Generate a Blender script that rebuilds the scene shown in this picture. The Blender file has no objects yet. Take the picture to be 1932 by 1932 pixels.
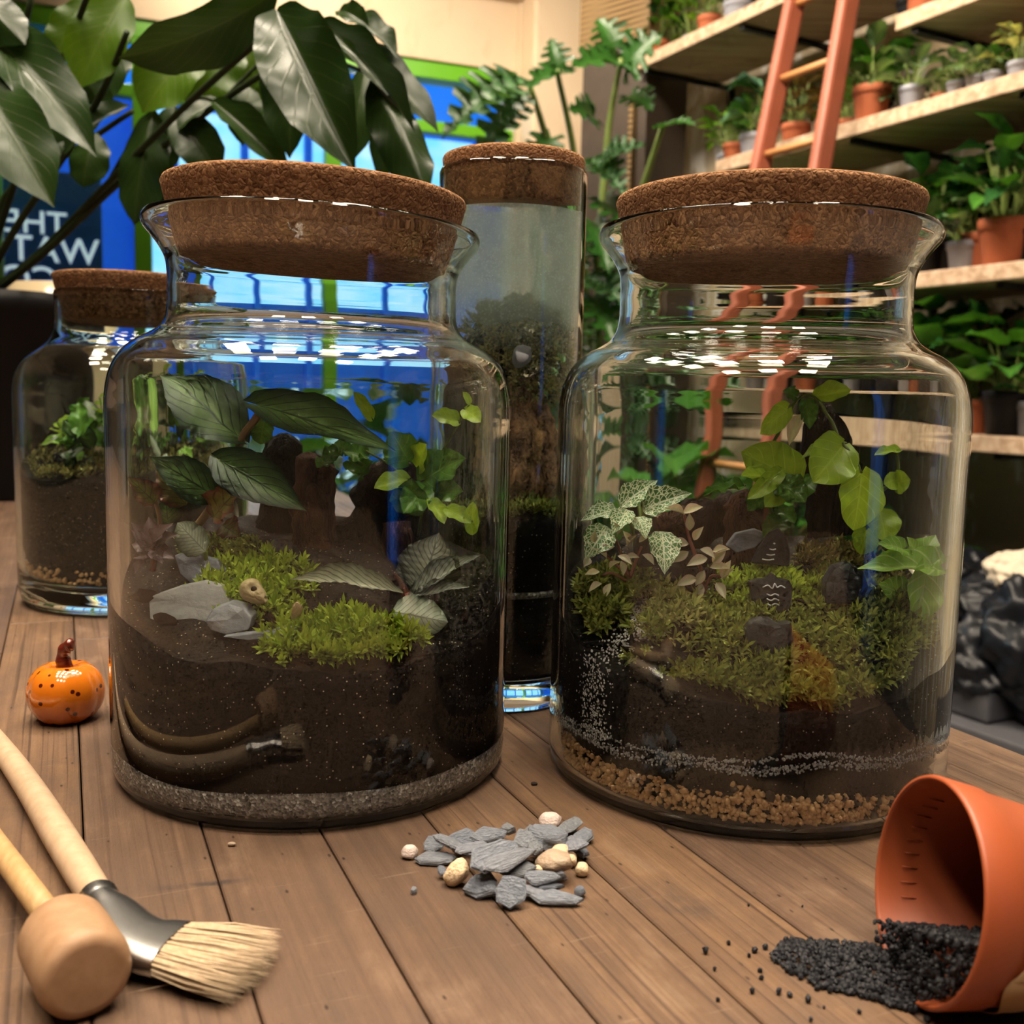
import bpy, bmesh, math, random
import numpy as np
from mathutils import Vector, Matrix, Euler

SC = bpy.context.scene
COL = SC.collection
rnd = random.Random(7)
PI = math.pi

# ------------------------------------------------------------------ camera
EYE = Vector((0.0, 0.0, 0.183))
F_PX, W_PX = 1930.0, 1932.0
PITCH, ROLL = math.radians(6.6), math.radians(1.4)
CAM_ROT = Matrix.Rotation(PI / 2 - PITCH, 3, 'X') @ Matrix.Rotation(ROLL, 3, 'Z')
cam_data = bpy.data.cameras.new('camera')
cam_data.sensor_width = 36.0
cam_data.lens = 36.0 * F_PX / W_PX
cam_data.clip_start, cam_data.clip_end = 0.02, 200.0
cam_data.dof.use_dof = True
cam_data.dof.focus_distance = 0.47
cam_data.dof.aperture_fstop = 15.0
cam = bpy.data.objects.new('camera', cam_data)
cam.matrix_world = Matrix.Translation(EYE) @ CAM_ROT.to_4x4()
COL.objects.link(cam)
SC.camera = cam

# ------------------------------------------------------------------ world: blue dusk outside the shop
world = bpy.data.worlds.new('dusk')
SC.world = world
world.use_nodes = True
wbg = world.node_tree.nodes['Background']
wbg.inputs[0].default_value = (0.012, 0.22, 1.0, 1)
wbg.inputs[1].default_value = 1.15

# ------------------------------------------------------------------ the shop's ceiling lights, then added fill lights
def area(name, loc, size, power, col, target=None):
    d = bpy.data.lights.new(name, 'AREA')
    d.shape = 'RECTANGLE'
    d.size, d.size_y = size
    d.energy = power
    d.color = col
    d.spread = math.radians(125)
    o = bpy.data.objects.new(name, d)
    o.location = loc
    if target is not None:
        o.rotation_euler = (Vector(target) - Vector(loc)).to_track_quat('-Z', 'Y').to_euler()
    COL.objects.link(o)
    return o

WARM = (1.0, 0.85, 0.66)
for i in range(4):            # rows of square ceiling panels over the workbench
    for j in range(3):
        area('ceiling_panel', (-1.05 + 0.62 * i, 0.15 + 0.62 * j, 2.26), (0.30, 0.30), 9.5, WARM)
for i in range(3):            # panels over the shop floor behind the camera
    area('ceiling_panel', (-0.7 + 0.7 * i, -0.7, 2.26), (0.30, 0.30), 10, WARM)
area('shelf_fill', (0.25, 2.6, 2.26), (1.3, 0.35), 88, WARM, (1.25, 3.2, 0.7))  # this and the next are added to brighten the shelves
area('shelf_fill', (-0.25, 3.9, 2.26), (0.9, 0.3), 30, WARM, (0.6, 4.6, 0.9))
area('back_wall_fill', (-0.75, 4.35, 2.26), (1.8, 0.25), 27, WARM, (-0.6, 5.6, 1.75))  # added to make the cream back wall bright
area('street_fill', (-2.6, 7.2, 2.9), (1.5, 0.6), 110, (0.75, 0.9, 1.0), (-2.0, 5.6, 1.0))  # added outdoors to brighten the sign and the building

SC.view_settings.view_transform = 'Standard'
SC.view_settings.look = 'None'
SC.view_settings.exposure = 0.0
SC.view_settings.gamma = 1.0
SC.view_settings.use_curve_mapping = False

cy = SC.cycles
cy.max_bounces = 24
cy.diffuse_bounces = 2
cy.glossy_bounces = 5
cy.transmission_bounces = 22
cy.transparent_max_bounces = 24
cy.caustics_reflective = False
cy.caustics_refractive = True
cy.sample_clamp_indirect = 20.0
cy.blur_glossy = 0.3
cy.use_denoising = True
cy.denoiser = 'OPENIMAGEDENOISE'
cy.use_adaptive_sampling = True
cy.adaptive_threshold = 0.06
cy.adaptive_min_samples = 14
cy.time_limit = 900

# ------------------------------------------------------------------ helpers
def at(px, py, Y):
    """world point on the photograph's ray through a pixel, at depth Y"""
    d = CAM_ROT @ Vector(((px - W_PX / 2) / F_PX, -(py - W_PX / 2) / F_PX, -1.0))
    return EYE + d * (Y / d.y)

def on_table(px, py, z=0.0):
    d = CAM_ROT @ Vector(((px - W_PX / 2) / F_PX, -(py - W_PX / 2) / F_PX, -1.0))
    return EYE + d * ((z - EYE.z) / d.z)

def tag(o, label=None, cat=None, group=None, kind=None):
    if label: o['label'] = label
    if cat: o['category'] = cat
    if group: o['group'] = group
    if kind: o['kind'] = kind
    return o

def empty(name, loc=(0, 0, 0), label=None, cat=None, group=None, kind=None):
    o = bpy.data.objects.new(name, None)
    o.empty_display_size = 0.02
    o.location = loc
    COL.objects.link(o)
    return tag(o, label, cat, group, kind)

def link(o, parent=None):
    COL.objects.link(o)
    if parent is not None:
        o.parent = parent
        o.matrix_parent_inverse = Matrix.Translation(-parent.location) if parent.parent is None else Matrix.Translation(-(parent.location))
    return o

def new_obj(name, me, parent=None, M=None):
    """links mesh data as an object; M is its WORLD matrix"""
    o = bpy.data.objects.new(name, me)
    COL.objects.link(o)
    if parent is not None:
        o.parent = parent
    if M is not None:
        if parent is not None:
            o.matrix_parent_inverse = world_of(parent).inverted()
        o.matrix_basis = M
    elif parent is not None:
        o.matrix_parent_inverse = world_of(parent).inverted()
    return o

def world_of(o):
    m = o.matrix_basis.copy()
    while o.parent is not None:
        m = o.parent.matrix_basis @ o.matrix_parent_inverse @ m
        o = o.parent
    return m

def copy_tree(o, M=None, parent=None):
    """a thing with copies of its parts (sharing mesh data)"""
    c = o.copy()
    COL.objects.link(c)
    if parent is not None:
        c.parent = parent
    if M is not None:
        c.matrix_basis = M
    for ch in o.children:
        copy_tree(ch, None, c)
    return c

class MB:
    """collects vertices, faces and uvs of one mesh"""
    def __init__(self):
        self.v, self.f, self.uv = [], [], []
    def add(self, vs, fs, uvs=None):
        n = len(self.v)
        self.v.extend([tuple(p) for p in vs])
        self.f.extend([tuple(i + n for i in f) for f in fs])
        self.uv.extend([tuple(u) for u in uvs] if uvs is not None else [(0, 0)] * len(vs))
        return self
    def box(self, lo, hi, M=None):
        vs = [Vector((x, y, z)) for x in (lo[0], hi[0]) for y in (lo[1], hi[1]) for z in (lo[2], hi[2])]
        if M is not None: vs = [M @ p for p in vs]
        return self.add(vs, [(0, 1, 3, 2), (4, 6, 7, 5), (0, 4, 5, 1), (2, 3, 7, 6), (0, 2, 6, 4), (1, 5, 7, 3)])
    def lathe(self, prof, n=32, M=None, cap=False):
        vs, fs, m = [], [], len(prof)
        for i in range(n):
            a = 2 * PI * i / n
            for r, z in prof:
                p = Vector((r * math.cos(a), r * math.sin(a), z))
                vs.append(M @ p if M is not None else p)
        for i in range(n):
            j = (i + 1) % n
            for k in range(m - 1):
                r0, r1 = prof[k][0], prof[k + 1][0]
                if r0 < 1e-7 and r1 < 1e-7: continue
                if r0 < 1e-7: fs.append((i * m, j * m + k + 1, i * m + k + 1) if k == 0 else (i * m + k, j * m + k + 1, i * m + k + 1))
                elif r1 < 1e-7: fs.append((i * m + k, j * m + k, i * m + k + 1))
                else: fs.append((i * m + k, j * m + k, j * m + k + 1, i * m + k + 1))
        return self.add(vs, fs)
    def tube(self, pts, rad, n=8, cap=True):
        pts = [Vector(p) for p in pts]
        k = len(pts)
        if not hasattr(rad, '__len__'): rad = [rad] * k
        vs, fs = [], []
        ref = Vector((0.31, 0.17, 0.93))
        up = None
        for i in range(k):
            t = (pts[min(i + 1, k - 1)] - pts[max(i - 1, 0)])
            t = t.normalized() if t.length > 1e-9 else Vector((0, 0, 1))
            if up is None:
                up = ref - t * ref.dot(t)
                if up.length < 1e-3: up = Vector((1, 0, 0)) - t * t.x
            else:
                up = up - t * up.dot(t)
            up.normalize()
            s = t.cross(up)
            for j in range(n):
                a = 2 * PI * j / n
                vs.append(pts[i] + (up * math.cos(a) + s * math.sin(a)) * rad[i])
        for i in range(k - 1):
            for j in range(n):
                q = (j + 1) % n
                fs.append((i * n + j, i * n + q, (i + 1) * n + q, (i + 1) * n + j))
        if cap:
            fs.append(tuple(range(n))[::-1])
            fs.append(tuple((k - 1) * n + j for j in range(n)))
        return self.add(vs, fs)
    def mesh(self, name, mat, smooth=True, weld=0.0):
        me = bpy.data.meshes.new(name)
        me.from_pydata(self.v, [], self.f)
        if any(u != (0, 0) for u in self.uv[:64]):
            ul = me.uv_layers.new(name='UVMap')
            li = np.zeros(len(me.loops), dtype=np.int32)
            me.loops.foreach_get('vertex_index', li)
            ul.data.foreach_set('uv', np.array(self.uv, dtype=np.float32)[li].ravel())
        if weld > 0:
            bm = bmesh.new(); bm.from_mesh(me)
            bmesh.ops.remove_doubles(bm, verts=bm.verts, dist=weld)
            bmesh.ops.recalc_face_normals(bm, faces=bm.faces)
            bm.to_mesh(me); bm.free()
        if smooth:
            me.polygons.foreach_set('use_smooth', [True] * len(me.polygons))
        if mat is not None: me.materials.append(mat)
        me.update()
        return me
    def build(self, name, mat, parent=None, smooth=True, weld=0.0, bevel=0.0):
        o = new_obj(name, self.mesh(name, mat, smooth, weld), parent)
        if bevel > 0:
            b = o.modifiers.new('bevel', 'BEVEL'); b.width = bevel; b.segments = 2; b.limit_method = 'ANGLE'
        return o

def spline(pts, per=6):
    """smooth curve through 2D/3D points (chord-length Catmull-Rom)"""
    P = [np.array(p, dtype=float) for p in pts]
    n = len(P)
    d = [max(np.linalg.norm(P[i + 1] - P[i]), 1e-9) for i in range(n - 1)]
    T = []
    for i in range(n):
        if i == 0: T.append((P[1] - P[0]) / d[0])
        elif i == n - 1: T.append((P[-1] - P[-2]) / d[-1])
        else: T.append(((P[i + 1] - P[i]) / d[i] * d[i - 1] + (P[i] - P[i - 1]) / d[i - 1] * d[i]) / (d[i] + d[i - 1]))
    out = []
    for i in range(n - 1):
        for k in range(per):
            t = k / per
            h00, h10, h01, h11 = 2 * t ** 3 - 3 * t ** 2 + 1, t ** 3 - 2 * t ** 2 + t, -2 * t ** 3 + 3 * t ** 2, t ** 3 - t ** 2
            out.append(h00 * P[i] + h10 * d[i] * T[i] + h01 * P[i + 1] + h11 * d[i] * T[i + 1])
    out.append(P[-1])
    return [tuple(p) for p in out]

def proj(p):
    q = CAM_ROT.transposed() @ (Vector(p) - EYE)
    return W_PX / 2 + F_PX * q.x / -q.z, W_PX / 2 - F_PX * q.y / -q.z

def frame(base, y_dir, n_hint):
    y = Vector(y_dir).normalized()
    n = Vector(n_hint)
    z = n - y * n.dot(y)
    if z.length < 1e-4: z = Vector((0.1, 0.2, 1)) - y * y.dot(Vector((0.1, 0.2, 1)))
    z.normalize()
    x = y.cross(z)
    return Matrix((x, y, z)).transposed(), Vector(base)

# ------------------------------------------------------------------ node helper
class NT:
    def __init__(self, name):
        self.m = bpy.data.materials.new(name)
        self.m.use_nodes = True
        self.t = self.m.node_tree
        self.b = self.t.nodes['Principled BSDF']
        self.out = self.t.nodes['Material Output']
    def n(self, typ, **kw):
        d = self.t.nodes.new(typ)
        for k, v in kw.items(): setattr(d, k, v)
        return d
    def put(self, sock, v):
        if v is None: return
        if hasattr(v, 'is_output') or isinstance(v, bpy.types.NodeSocket): self.t.links.new(v, sock)
        elif isinstance(v, (tuple, list)) and len(v) == 3 and sock.type == 'RGBA': sock.default_value = (*v, 1)
        else: sock.default_value = v
    def coord(self, kind='Object'): return self.n('ShaderNodeTexCoord').outputs[kind]
    def rand(self): return self.n('ShaderNodeObjectInfo').outputs['Random']
    def map(self, vec, scale=(1, 1, 1), loc=(0, 0, 0), rot=(0, 0, 0)):
        d = self.n('ShaderNodeMapping')
        self.put(d.inputs['Vector'], vec)
        self.put(d.inputs['Scale'], scale); self.put(d.inputs['Location'], loc); self.put(d.inputs['Rotation'], rot)
        return d.outputs[0]
    def noise(self, vec, scale=5, detail=4, rough=0.55, dist=0.0, col=False):
        d = self.n('ShaderNodeTexNoise')
        self.put(d.inputs['Vector'], vec)
        self.put(d.inputs['Scale'], scale); self.put(d.inputs['Detail'], detail)
        self.put(d.inputs['Roughness'], rough); self.put(d.inputs['Distortion'], dist)
        return d.outputs['Color' if col else 'Fac']
    def voro(self, vec, scale=5, feature='F1', out='Distance', rnd=1.0):
        d = self.n('ShaderNodeTexVoronoi', feature=feature)
        self.put(d.inputs['Vector'], vec); self.put(d.inputs['Scale'], scale); self.put(d.inputs['Randomness'], rnd)
        return d.outputs[out]
    def math(self, op, a, b=None, c=None, clamp=False):
        d = self.n('ShaderNodeMath', operation=op, use_clamp=clamp)
        self.put(d.inputs[0], a)
        if b is not None: self.put(d.inputs[1], b)
        if c is not None: self.put(d.inputs[2], c)
        return d.outputs[0]
    def ramp(self, fac, stops, interp='LINEAR'):
        d = self.n('ShaderNodeValToRGB')
        d.color_ramp.interpolation = interp
        e = d.color_ramp.elements
        while len(e) < len(stops): e.new(0.5)
        for el, (p, c) in zip(e, stops):
            el.position = p
            el.color = (*c, 1) if hasattr(c, '__len__') else (c, c, c, 1)
        self.put(d.inputs[0], fac)
        return d.outputs[0]
    def mix(self, fac, a, b, typ='MIX'):
        d = self.n('ShaderNodeMix', data_type='RGBA', blend_type=typ)
        self.put(d.inputs[0], fac); self.put(d.inputs[6], a); self.put(d.inputs[7], b)
        return d.outputs[2]
    def vmath(self, op, a, b=None):
        d = self.n('ShaderNodeVectorMath', operation=op)
        self.put(d.inputs[0], a)
        if b is not None: self.put(d.inputs[1], b)
        return d.outputs[0]
    def sep(self, v):
        d = self.n('ShaderNodeSeparateXYZ'); self.put(d.inputs[0], v); return d.outputs
    def bump(self, h, strength=0.3, dist=0.01):
        d = self.n('ShaderNodeBump')
        self.put(d.inputs['Height'], h); d.inputs['Strength'].default_value = strength; d.inputs['Distance'].default_value = dist
        self.t.links.new(d.outputs[0], self.b.inputs['Normal'])
        return d.outputs[0]
    def set(self, **kw):
        for k, v in kw.items():
            self.put(self.b.inputs[{'base': 'Base Color', 'rough': 'Roughness', 'metal': 'Metallic', 'spec': 'Specular IOR Level', 'coat': 'Coat Weight', 'coat_rough': 'Coat Roughness', 'sss': 'Subsurface Weight', 'trans': 'Transmission Weight', 'ior': 'IOR', 'emit': 'Emission Color', 'estr': 'Emission Strength', 'sheen': 'Sheen Weight'}[k]], v)
        return self

def plain(name, col, rough=0.5, var=0.15, scale=12, metal=0.0, spec=0.5, bump=0.0):
    """plain colour with a little procedural mottling"""
    t = NT(name)
    f = t.noise(t.coord(), scale, 3)
    c = t.mix(f, tuple(x * (1 - var) for x in col), tuple(min(1, x * (1 + var)) for x in col))
    t.set(base=c, rough=rough, metal=metal, spec=spec)
    if bump: t.bump(f, bump, 0.005)
    return t.m

# ------------------------------------------------------------------ materials
def m_table():
    t = NT('bench_wood')
    r = t.rand()
    r2 = t.math('FRACT', t.math('MULTIPLY', r, 17.3))
    r3 = t.math('FRACT', t.math('MULTIPLY', r, 71.9))
    off = t.n('ShaderNodeCombineXYZ')
    t.put(off.inputs[0], t.math('MULTIPLY', r, 37.0)); t.put(off.inputs[1], t.math('MULTIPLY', r, 91.0))
    co = t.vmath('ADD', t.coord(), off.outputs[0])
    wob = t.vmath('ADD', co, t.map(t.noise(t.map(co, (30, 5, 9)), 1, 2, col=True), (0.0042, 0.0140, 0.0000)))
    grain = t.noise(t.map(wob, (150, 3.2, 60)), 1, 5, 0.62)
    lines = t.noise(t.map(wob, (430, 2.2, 60)), 1, 2, 0.5)
    blot = t.noise(t.map(co, (38, 17, 9)), 1, 5, 0.68)
    fine = t.noise(t.map(co, (1300, 260, 300)), 1, 3, 0.6)
    c = t.ramp(grain, [(0.28, (0.0805, 0.0469, 0.0287)), (0.46, (0.1120, 0.0686, 0.0427)), (0.60, (0.1386, 0.0868, 0.0546)), (0.78, (0.1750, 0.1141, 0.0742))])
    tone = t.ramp(r, [(0, (0.80, 0.74, 0.74)), (0.35, (0.95, 0.90, 0.90)), (0.7, (1.05, 1.0, 0.94)), (1, (1.25, 1.12, 0.92))])
    c = t.mix(1.0, c, tone, 'MULTIPLY')
    c = t.mix(t.math('MULTIPLY', t.ramp(blot, [(0.42, 0.0), (0.66, 0.85)]), 0.8), c, (0.0735, 0.0462, 0.0322))
    c = t.mix(t.math('MULTIPLY', t.ramp(blot, [(0.30, 0.8), (0.44, 0.0)]), 0.55), c, (0.2100, 0.1400, 0.0910))
    c = t.mix(t.math('MULTIPLY', t.ramp(lines, [(0.36, 1.0), (0.43, 0.0)]), t.ramp(r2, [(0.2, 0.15), (0.9, 0.8)])), c, (0.0385, 0.0210, 0.0133))
    c = t.mix(t.ramp(fine, [(0.56, 0.0), (0.78, 0.35)]), c, (0.0350, 0.0189, 0.0112))
    scr = t.noise(t.map(co, (26, 420, 9), rot=(0, 0, 0.2)), 1, 3, 0.6)
    c = t.mix(t.ramp(scr, [(0.64, 0.0), (0.76, 0.45)]), c, (0.2310, 0.1610, 0.1085))
    kn = t.voro(t.map(co, (11, 4.2, 9)), 1)
    c = t.mix(t.ramp(kn, [(0.04, 0.85), (0.11, 0.0)]), c, (0.0315, 0.0154, 0.0091))
    pits = t.voro(t.map(co, (130, 60, 60)), 1)
    c = t.mix(t.ramp(pits, [(0.05, 0.85), (0.10, 0.0)]), c, (0.0140, 0.0077, 0.0049))
    # two old ink-grey smears on the bench top
    pos = t.n('ShaderNodeNewGeometry').outputs['Position']
    for a, b, hw, amt in (((272, 1678), (500, 1656), .0026, .85), ((1180, 1668), (1420, 1752), .012, .45)):
        A, B = on_table(*a), on_table(*b); S = (A + B) / 2; d = (B - A); L = d.length / 2; d.normalize(); n = Vector((-d.y, d.x, 0))
        q = t.vmath('SUBTRACT', pos, tuple(S))
        v1 = t.n('ShaderNodeVectorMath', operation='DOT_PRODUCT'); t.put(v1.inputs[0], q); v1.inputs[1].default_value = d
        v2 = t.n('ShaderNodeVectorMath', operation='DOT_PRODUCT'); t.put(v2.inputs[0], q); v2.inputs[1].default_value = n
        m1 = t.ramp(t.math('DIVIDE', t.math('ABSOLUTE', v1.outputs['Value']), L), [(0.15, 1.0), (1.0, 0.0)])
        m2 = t.ramp(t.math('DIVIDE', t.math('ABSOLUTE', v2.outputs['Value']), hw), [(0.4, 1.0), (1.0, 0.0)])
        mk = t.math('MULTIPLY', t.math('MULTIPLY', m1, m2), t.ramp(t.noise(pos, 110, 3), [(0.35, 0.15), (0.6, 1.0)]))
        c = t.mix(t.math('MULTIPLY', mk, amt), c, (0.0196, 0.0182, 0.0210))
    t.set(base=c, rough=t.ramp(grain, [(0.3, 0.62), (0.7, 0.45)]), spec=0.3)
    t.bump(t.math('ADD', t.math('MULTIPLY', lines, 1.2), t.math('ADD', grain, t.math('MULTIPLY', fine, 0.5))), 0.4, 0.0010)
    return t.m

def m_cork(name='cork', dark=1.0, scale=1.0):
    t = NT(name)
    co = t.coord()
    w = t.vmath('ADD', co, t.map(t.noise(co, 160 * scale, 2, col=True), (0.004, 0.004, 0.004)))
    cell = t.voro(w, 400 * scale, 'F1', 'Color')
    g = t.sep(cell)[0]
    edge = t.voro(w, 400 * scale, 'DISTANCE_TO_EDGE')
    c = t.ramp(g, [(0.0, tuple(0.9 * dark * x for x in (0.20, 0.092, 0.040))), (0.4, tuple(0.9 * dark * x for x in (0.31, 0.150, 0.067))), (0.75, tuple(0.9 * dark * x for x in (0.40, 0.205, 0.097))), (1.0, tuple(0.82 * dark * x for x in (0.46, 0.24, 0.115)))])
    n2 = t.noise(co, 520 * scale, 4, 0.7)
    c = t.mix(t.ramp(n2, [(0.34, 0.85), (0.46, 0.0)]), c, tuple(0.82 * dark * x for x in (0.075, 0.026, 0.01)))
    c = t.mix(t.ramp(edge, [(0.0, 0.55), (0.08, 0.0)]), c, tuple(0.82 * dark * x for x in (0.10, 0.036, 0.014)))
    big = t.noise(co, 26, 3)
    c = t.mix(t.ramp(big, [(0.4, 0.0), (0.75, 0.35)]), c, tuple(0.82 * dark * x for x in (0.4, 0.21, 0.10)))
    t.set(base=c, rough=0.85, spec=0.15)
    t.bump(t.math('ADD', t.math('MULTIPLY', n2, 1.2), t.math('MULTIPLY', edge, 1.5)), 0.8, 0.0012)
    return t.m

def m_glass(name, tint=(0.975, 0.992, 0.982), rough=0.0, streak=0.0):
    t = NT(name)
    for nd in [t.b]: t.t.nodes.remove(nd)
    g = t.n('ShaderNodeBsdfGlass')
    g.inputs['IOR'].default_value = 1.48
    g.inputs['Roughness'].default_value = rough
    g.inputs['Color'].default_value = (*tint, 1)
    if streak:
        f = t.noise(t.map(t.coord(), (14, 14, 26)), 1, 2)
        d = t.n('ShaderNodeBump'); d.inputs['Strength'].default_value = streak; d.inputs['Distance'].default_value = 0.002
        t.put(d.inputs['Height'], f); t.t.links.new(d.outputs[0], g.inputs['Normal'])
    t.t.links.new(g.outputs[0], t.out.inputs['Surface'])
    return t.m

def m_pane(name='window_glass'):
    """flat thin pane: mirror by fresnel, otherwise clear"""
    t = NT(name)
    t.t.nodes.remove(t.b)
    fr = t.n('ShaderNodeFresnel'); fr.inputs[0].default_value = 1.5
    tr = t.n('ShaderNodeBsdfTransparent'); tr.inputs[0].default_value = (0.9, 0.96, 0.97, 1)
    gl = t.n('ShaderNodeBsdfGlossy'); gl.inputs['Roughness'].default_value = 0.03
    mx = t.n('ShaderNodeMixShader')
    t.t.links.new(fr.outputs[0], mx.inputs[0]); t.t.links.new(tr.outputs[0], mx.inputs[1]); t.t.links.new(gl.outputs[0], mx.inputs[2])
    t.t.links.new(mx.outputs[0], t.out.inputs['Surface'])
    return t.m

def m_shelf():
    t = NT('shelf_pine')
    co = t.coord()
    r = t.rand()
    g = t.noise(t.map(co, (2.2, 38, 38)), 1, 4, 0.6, 0.4)
    c = t.ramp(g, [(0.3, (0.31, 0.20, 0.125)), (0.5, (0.46, 0.325, 0.22)), (0.7, (0.58, 0.44, 0.32))])
    k = t.voro(t.map(co, (3, 9, 9)), 1)
    c = t.mix(t.ramp(k, [(0.05, 0.8), (0.14, 0.0)]), c, (0.17, 0.085, 0.04))
    t.set(base=c, rough=0.65, spec=0.25)
    t.bump(g, 0.2, 0.003)
    return t.m

def m_plaster(name, a, b, c3, scale=3.0):
    t = NT(name)
    co = t.coord()
    f = t.noise(co, scale, 5, 0.6)
    p = t.noise(t.map(co, (1, 1, 0.45)), scale * 2.7, 5, 0.68, 0.6)
    c = t.mix(t.ramp(f, [(0.35, 0), (0.65, 1)]), a, b)
    c = t.mix(t.ramp(p, [(0.52, 0), (0.6, 1)]), c, c3)
    t.set(base=c, rough=0.8, spec=0.2)
    t.bump(p, 0.3, 0.01)
    return t.m

MAT = {}
MAT['bench'] = m_table()
MAT['cork'] = m_cork()
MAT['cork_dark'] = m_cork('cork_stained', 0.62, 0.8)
MAT['glass'] = m_glass('jar_glass')
MAT['glass_green'] = m_glass('bottle_glass_green', (0.955, 0.99, 0.975))
MAT['pane'] = m_pane()
MAT['shelf'] = m_shelf()
MAT['wall_right'] = m_plaster('old_plaster', (0.52, 0.41, 0.25), (0.40, 0.35, 0.28), (0.74, 0.72, 0.70))
MAT['wall_dim'] = m_plaster('brown_plaster', (0.24, 0.19, 0.14), (0.20, 0.16, 0.12), (0.26, 0.21, 0.16), 1.5)
MAT['wall_cream'] = m_plaster('cream_plaster', (0.70, 0.54, 0.38), (0.74, 0.59, 0.42), (0.68, 0.51, 0.35), 1.5)
MAT['ceiling'] = plain('ceiling_white', (0.66, 0.6, 0.53), 0.8, 0.05)
MAT['floor'] = plain('shop_floor', (0.16, 0.14, 0.13), 0.5, 0.25, 3)
MAT['green_frame'] = plain('green_frame_paint', (0.13, 0.42, 0.012), 0.35, 0.08)
MAT['terracotta'] = plain('terracotta', (0.36, 0.095, 0.036), 0.7, 0.18, 30)
MAT['ladder_red'] = plain('ladder_red_wood', (0.27, 0.068, 0.034), 0.55, 0.3, 9)
MAT['ladder_rung'] = plain('ladder_rung_wood', (0.42, 0.19, 0.065), 0.5, 0.2, 14)
MAT['black_plastic'] = plain('black_plastic', (0.010, 0.010, 0.011), 0.5, 0.2, spec=0.2)
MAT['grey_plastic'] = plain('grey_plastic', (0.27, 0.28, 0.33), 0.5, 0.1)
MAT['white_plastic'] = plain('white_plastic', (0.62, 0.62, 0.62), 0.45, 0.06)
MAT['soil'] = plain('potting_soil', (0.02, 0.012, 0.008), 0.9, 0.5, 120)
# ------------------------------------------------------------------ room shell
FLOOR_Z, CEIL_Z = -0.85, 2.3
WD = Vector((-0.468, 0.884, 0.0))            # direction of the shelf wall, away from the camera
WN = Vector((0.884, 0.468, 0.0))             # from the room into the shelf wall
WF = Vector((1.305, 3.016, 0.0))             # a point on the shelves' front line
VD = Vector((0.934, 0.358, 0.0))             # direction of the window wall, to the right
VN = Vector((-0.358, 0.934, 0.0))            # outwards through the windows
V0 = Vector((0.0, 5.6, 0.0))

def basis(x, y, o):
    z = Vector((0, 0, 1))
    return Matrix(((x.x, y.x, 0, o.x), (x.y, y.y, 0, o.y), (0, 0, 1, o.z), (0, 0, 0, 1)))
MS = basis(-WD, WN, WF)      # shelf wall space: x towards the camera along the shelves, y into the wall, z up
MV = basis(VD, VN, V0)       # window wall space: x to the right, y outwards, z up

def struct(name, mb, mat, smooth=False, **kw):
    return tag(mb.build(name, mat, smooth=smooth, **kw), kind='structure')

struct('floor', MB().box((-6.0, -9.5, FLOOR_Z - 0.1), (6.0, 0.25, FLOOR_Z), MV), MAT['floor'])
struct('ceiling', MB().box((-6.0, -9.5, CEIL_Z), (6.0, 0.25, CEIL_Z + 0.1), MV), MAT['ceiling'])
struct('wall_right', MB().box((-3.2, 0.50, FLOOR_Z), (7.0, 0.62, CEIL_Z), MS), MAT['wall_right'])
struct('wall_left', MB().box((-3.4, -3.0, FLOOR_Z), (-3.3, 5.0, CEIL_Z)), MAT['wall_dim'])
struct('wall_rear', MB().box((-3.4, -3.1, FLOOR_Z), (4.4, -3.0, CEIL_Z)), MAT['wall_dim'])

def win_point(px, py):
    """window-wall coordinates (x along, z up) of a pixel"""
    d = CAM_ROT @ Vector(((px - W_PX / 2) / F_PX, -(py - W_PX / 2) / F_PX, -1.0))
    s = (V0 - EYE).dot(VN) / d.dot(VN)
    p = EYE + d * s
    return (p - V0).dot(VD), p.z
# window opening runs from far left to the cream pillar; lintel above the green head beam
XL, XR = -3.9, win_point(972, 200)[0]
ZB, ZT = -0.62, win_point(700, 96)[1]
struct('wall_back', MB().box((XL, 0, ZT), (XR, 0.25, CEIL_Z), MV).box((XL, 0, FLOOR_Z), (XR, 0.25, ZB), MV)
       .box((XR, -0.03, FLOOR_Z), (XR + 3.0, 0.25, CEIL_Z), MV), MAT['wall_cream'])
struct('trim_1', MB().box((XL, -0.16, CEIL_Z - 0.1), (XR + 1.5, 0.0, CEIL_Z), MV), MAT['wall_cream'])
pill_l, pill_r = win_point(978, 150)[0], win_point(1088, 150)[0]
struct('trim_2', MB().box((pill_l, -0.22, FLOOR_Z), (pill_r, -0.03, CEIL_Z), MV), MAT['wall_cream'], bevel=0.015)

# green window frame: head beam, transom, mullions, panes
fr = empty('window_1', V0, kind='structure')
tz = [win_point(150, 160)[1], ZT - 0.085]
z_tr = win_point(430, 190)[1]
def fbox(name, x0, x1, z0, z1, d=0.07, y=0.02):
    return MB().box((x0, y, z0), (x1, y + d, z1), MV).build(name, MAT['green_frame'], fr, smooth=False, bevel=0.006)
fbox('head_beam', XL, XR, ZT - 0.085, ZT, 0.12)
fbox('transom', XL, XR, z_tr - 0.03, z_tr + 0.03)
fbox('sill', XL, XR, ZB, ZB + 0.08, 0.14)
mull = [XL, win_point(-330, 300)[0], win_point(-20, 300)[0], win_point(271, 460)[0], win_point(632, 300)[0], win_point(950, 250)[0]]
for x in mull[:-1]:
    fbox('mullion', x - 0.04, x + 0.04, ZB, ZT - 0.085, 0.09)
edges = mull[:-1] + [XR]
for i in range(len(edges) - 1):
    for z0, z1 in ((ZB + 0.08, z_tr - 0.03), (z_tr + 0.03, ZT - 0.085)):
        MB().box((edges[i] + 0.04, 0.06, z0), (edges[i + 1] - 0.04, 0.066, z1), MV).build('pane', MAT['pane'], fr, smooth=False)

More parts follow.
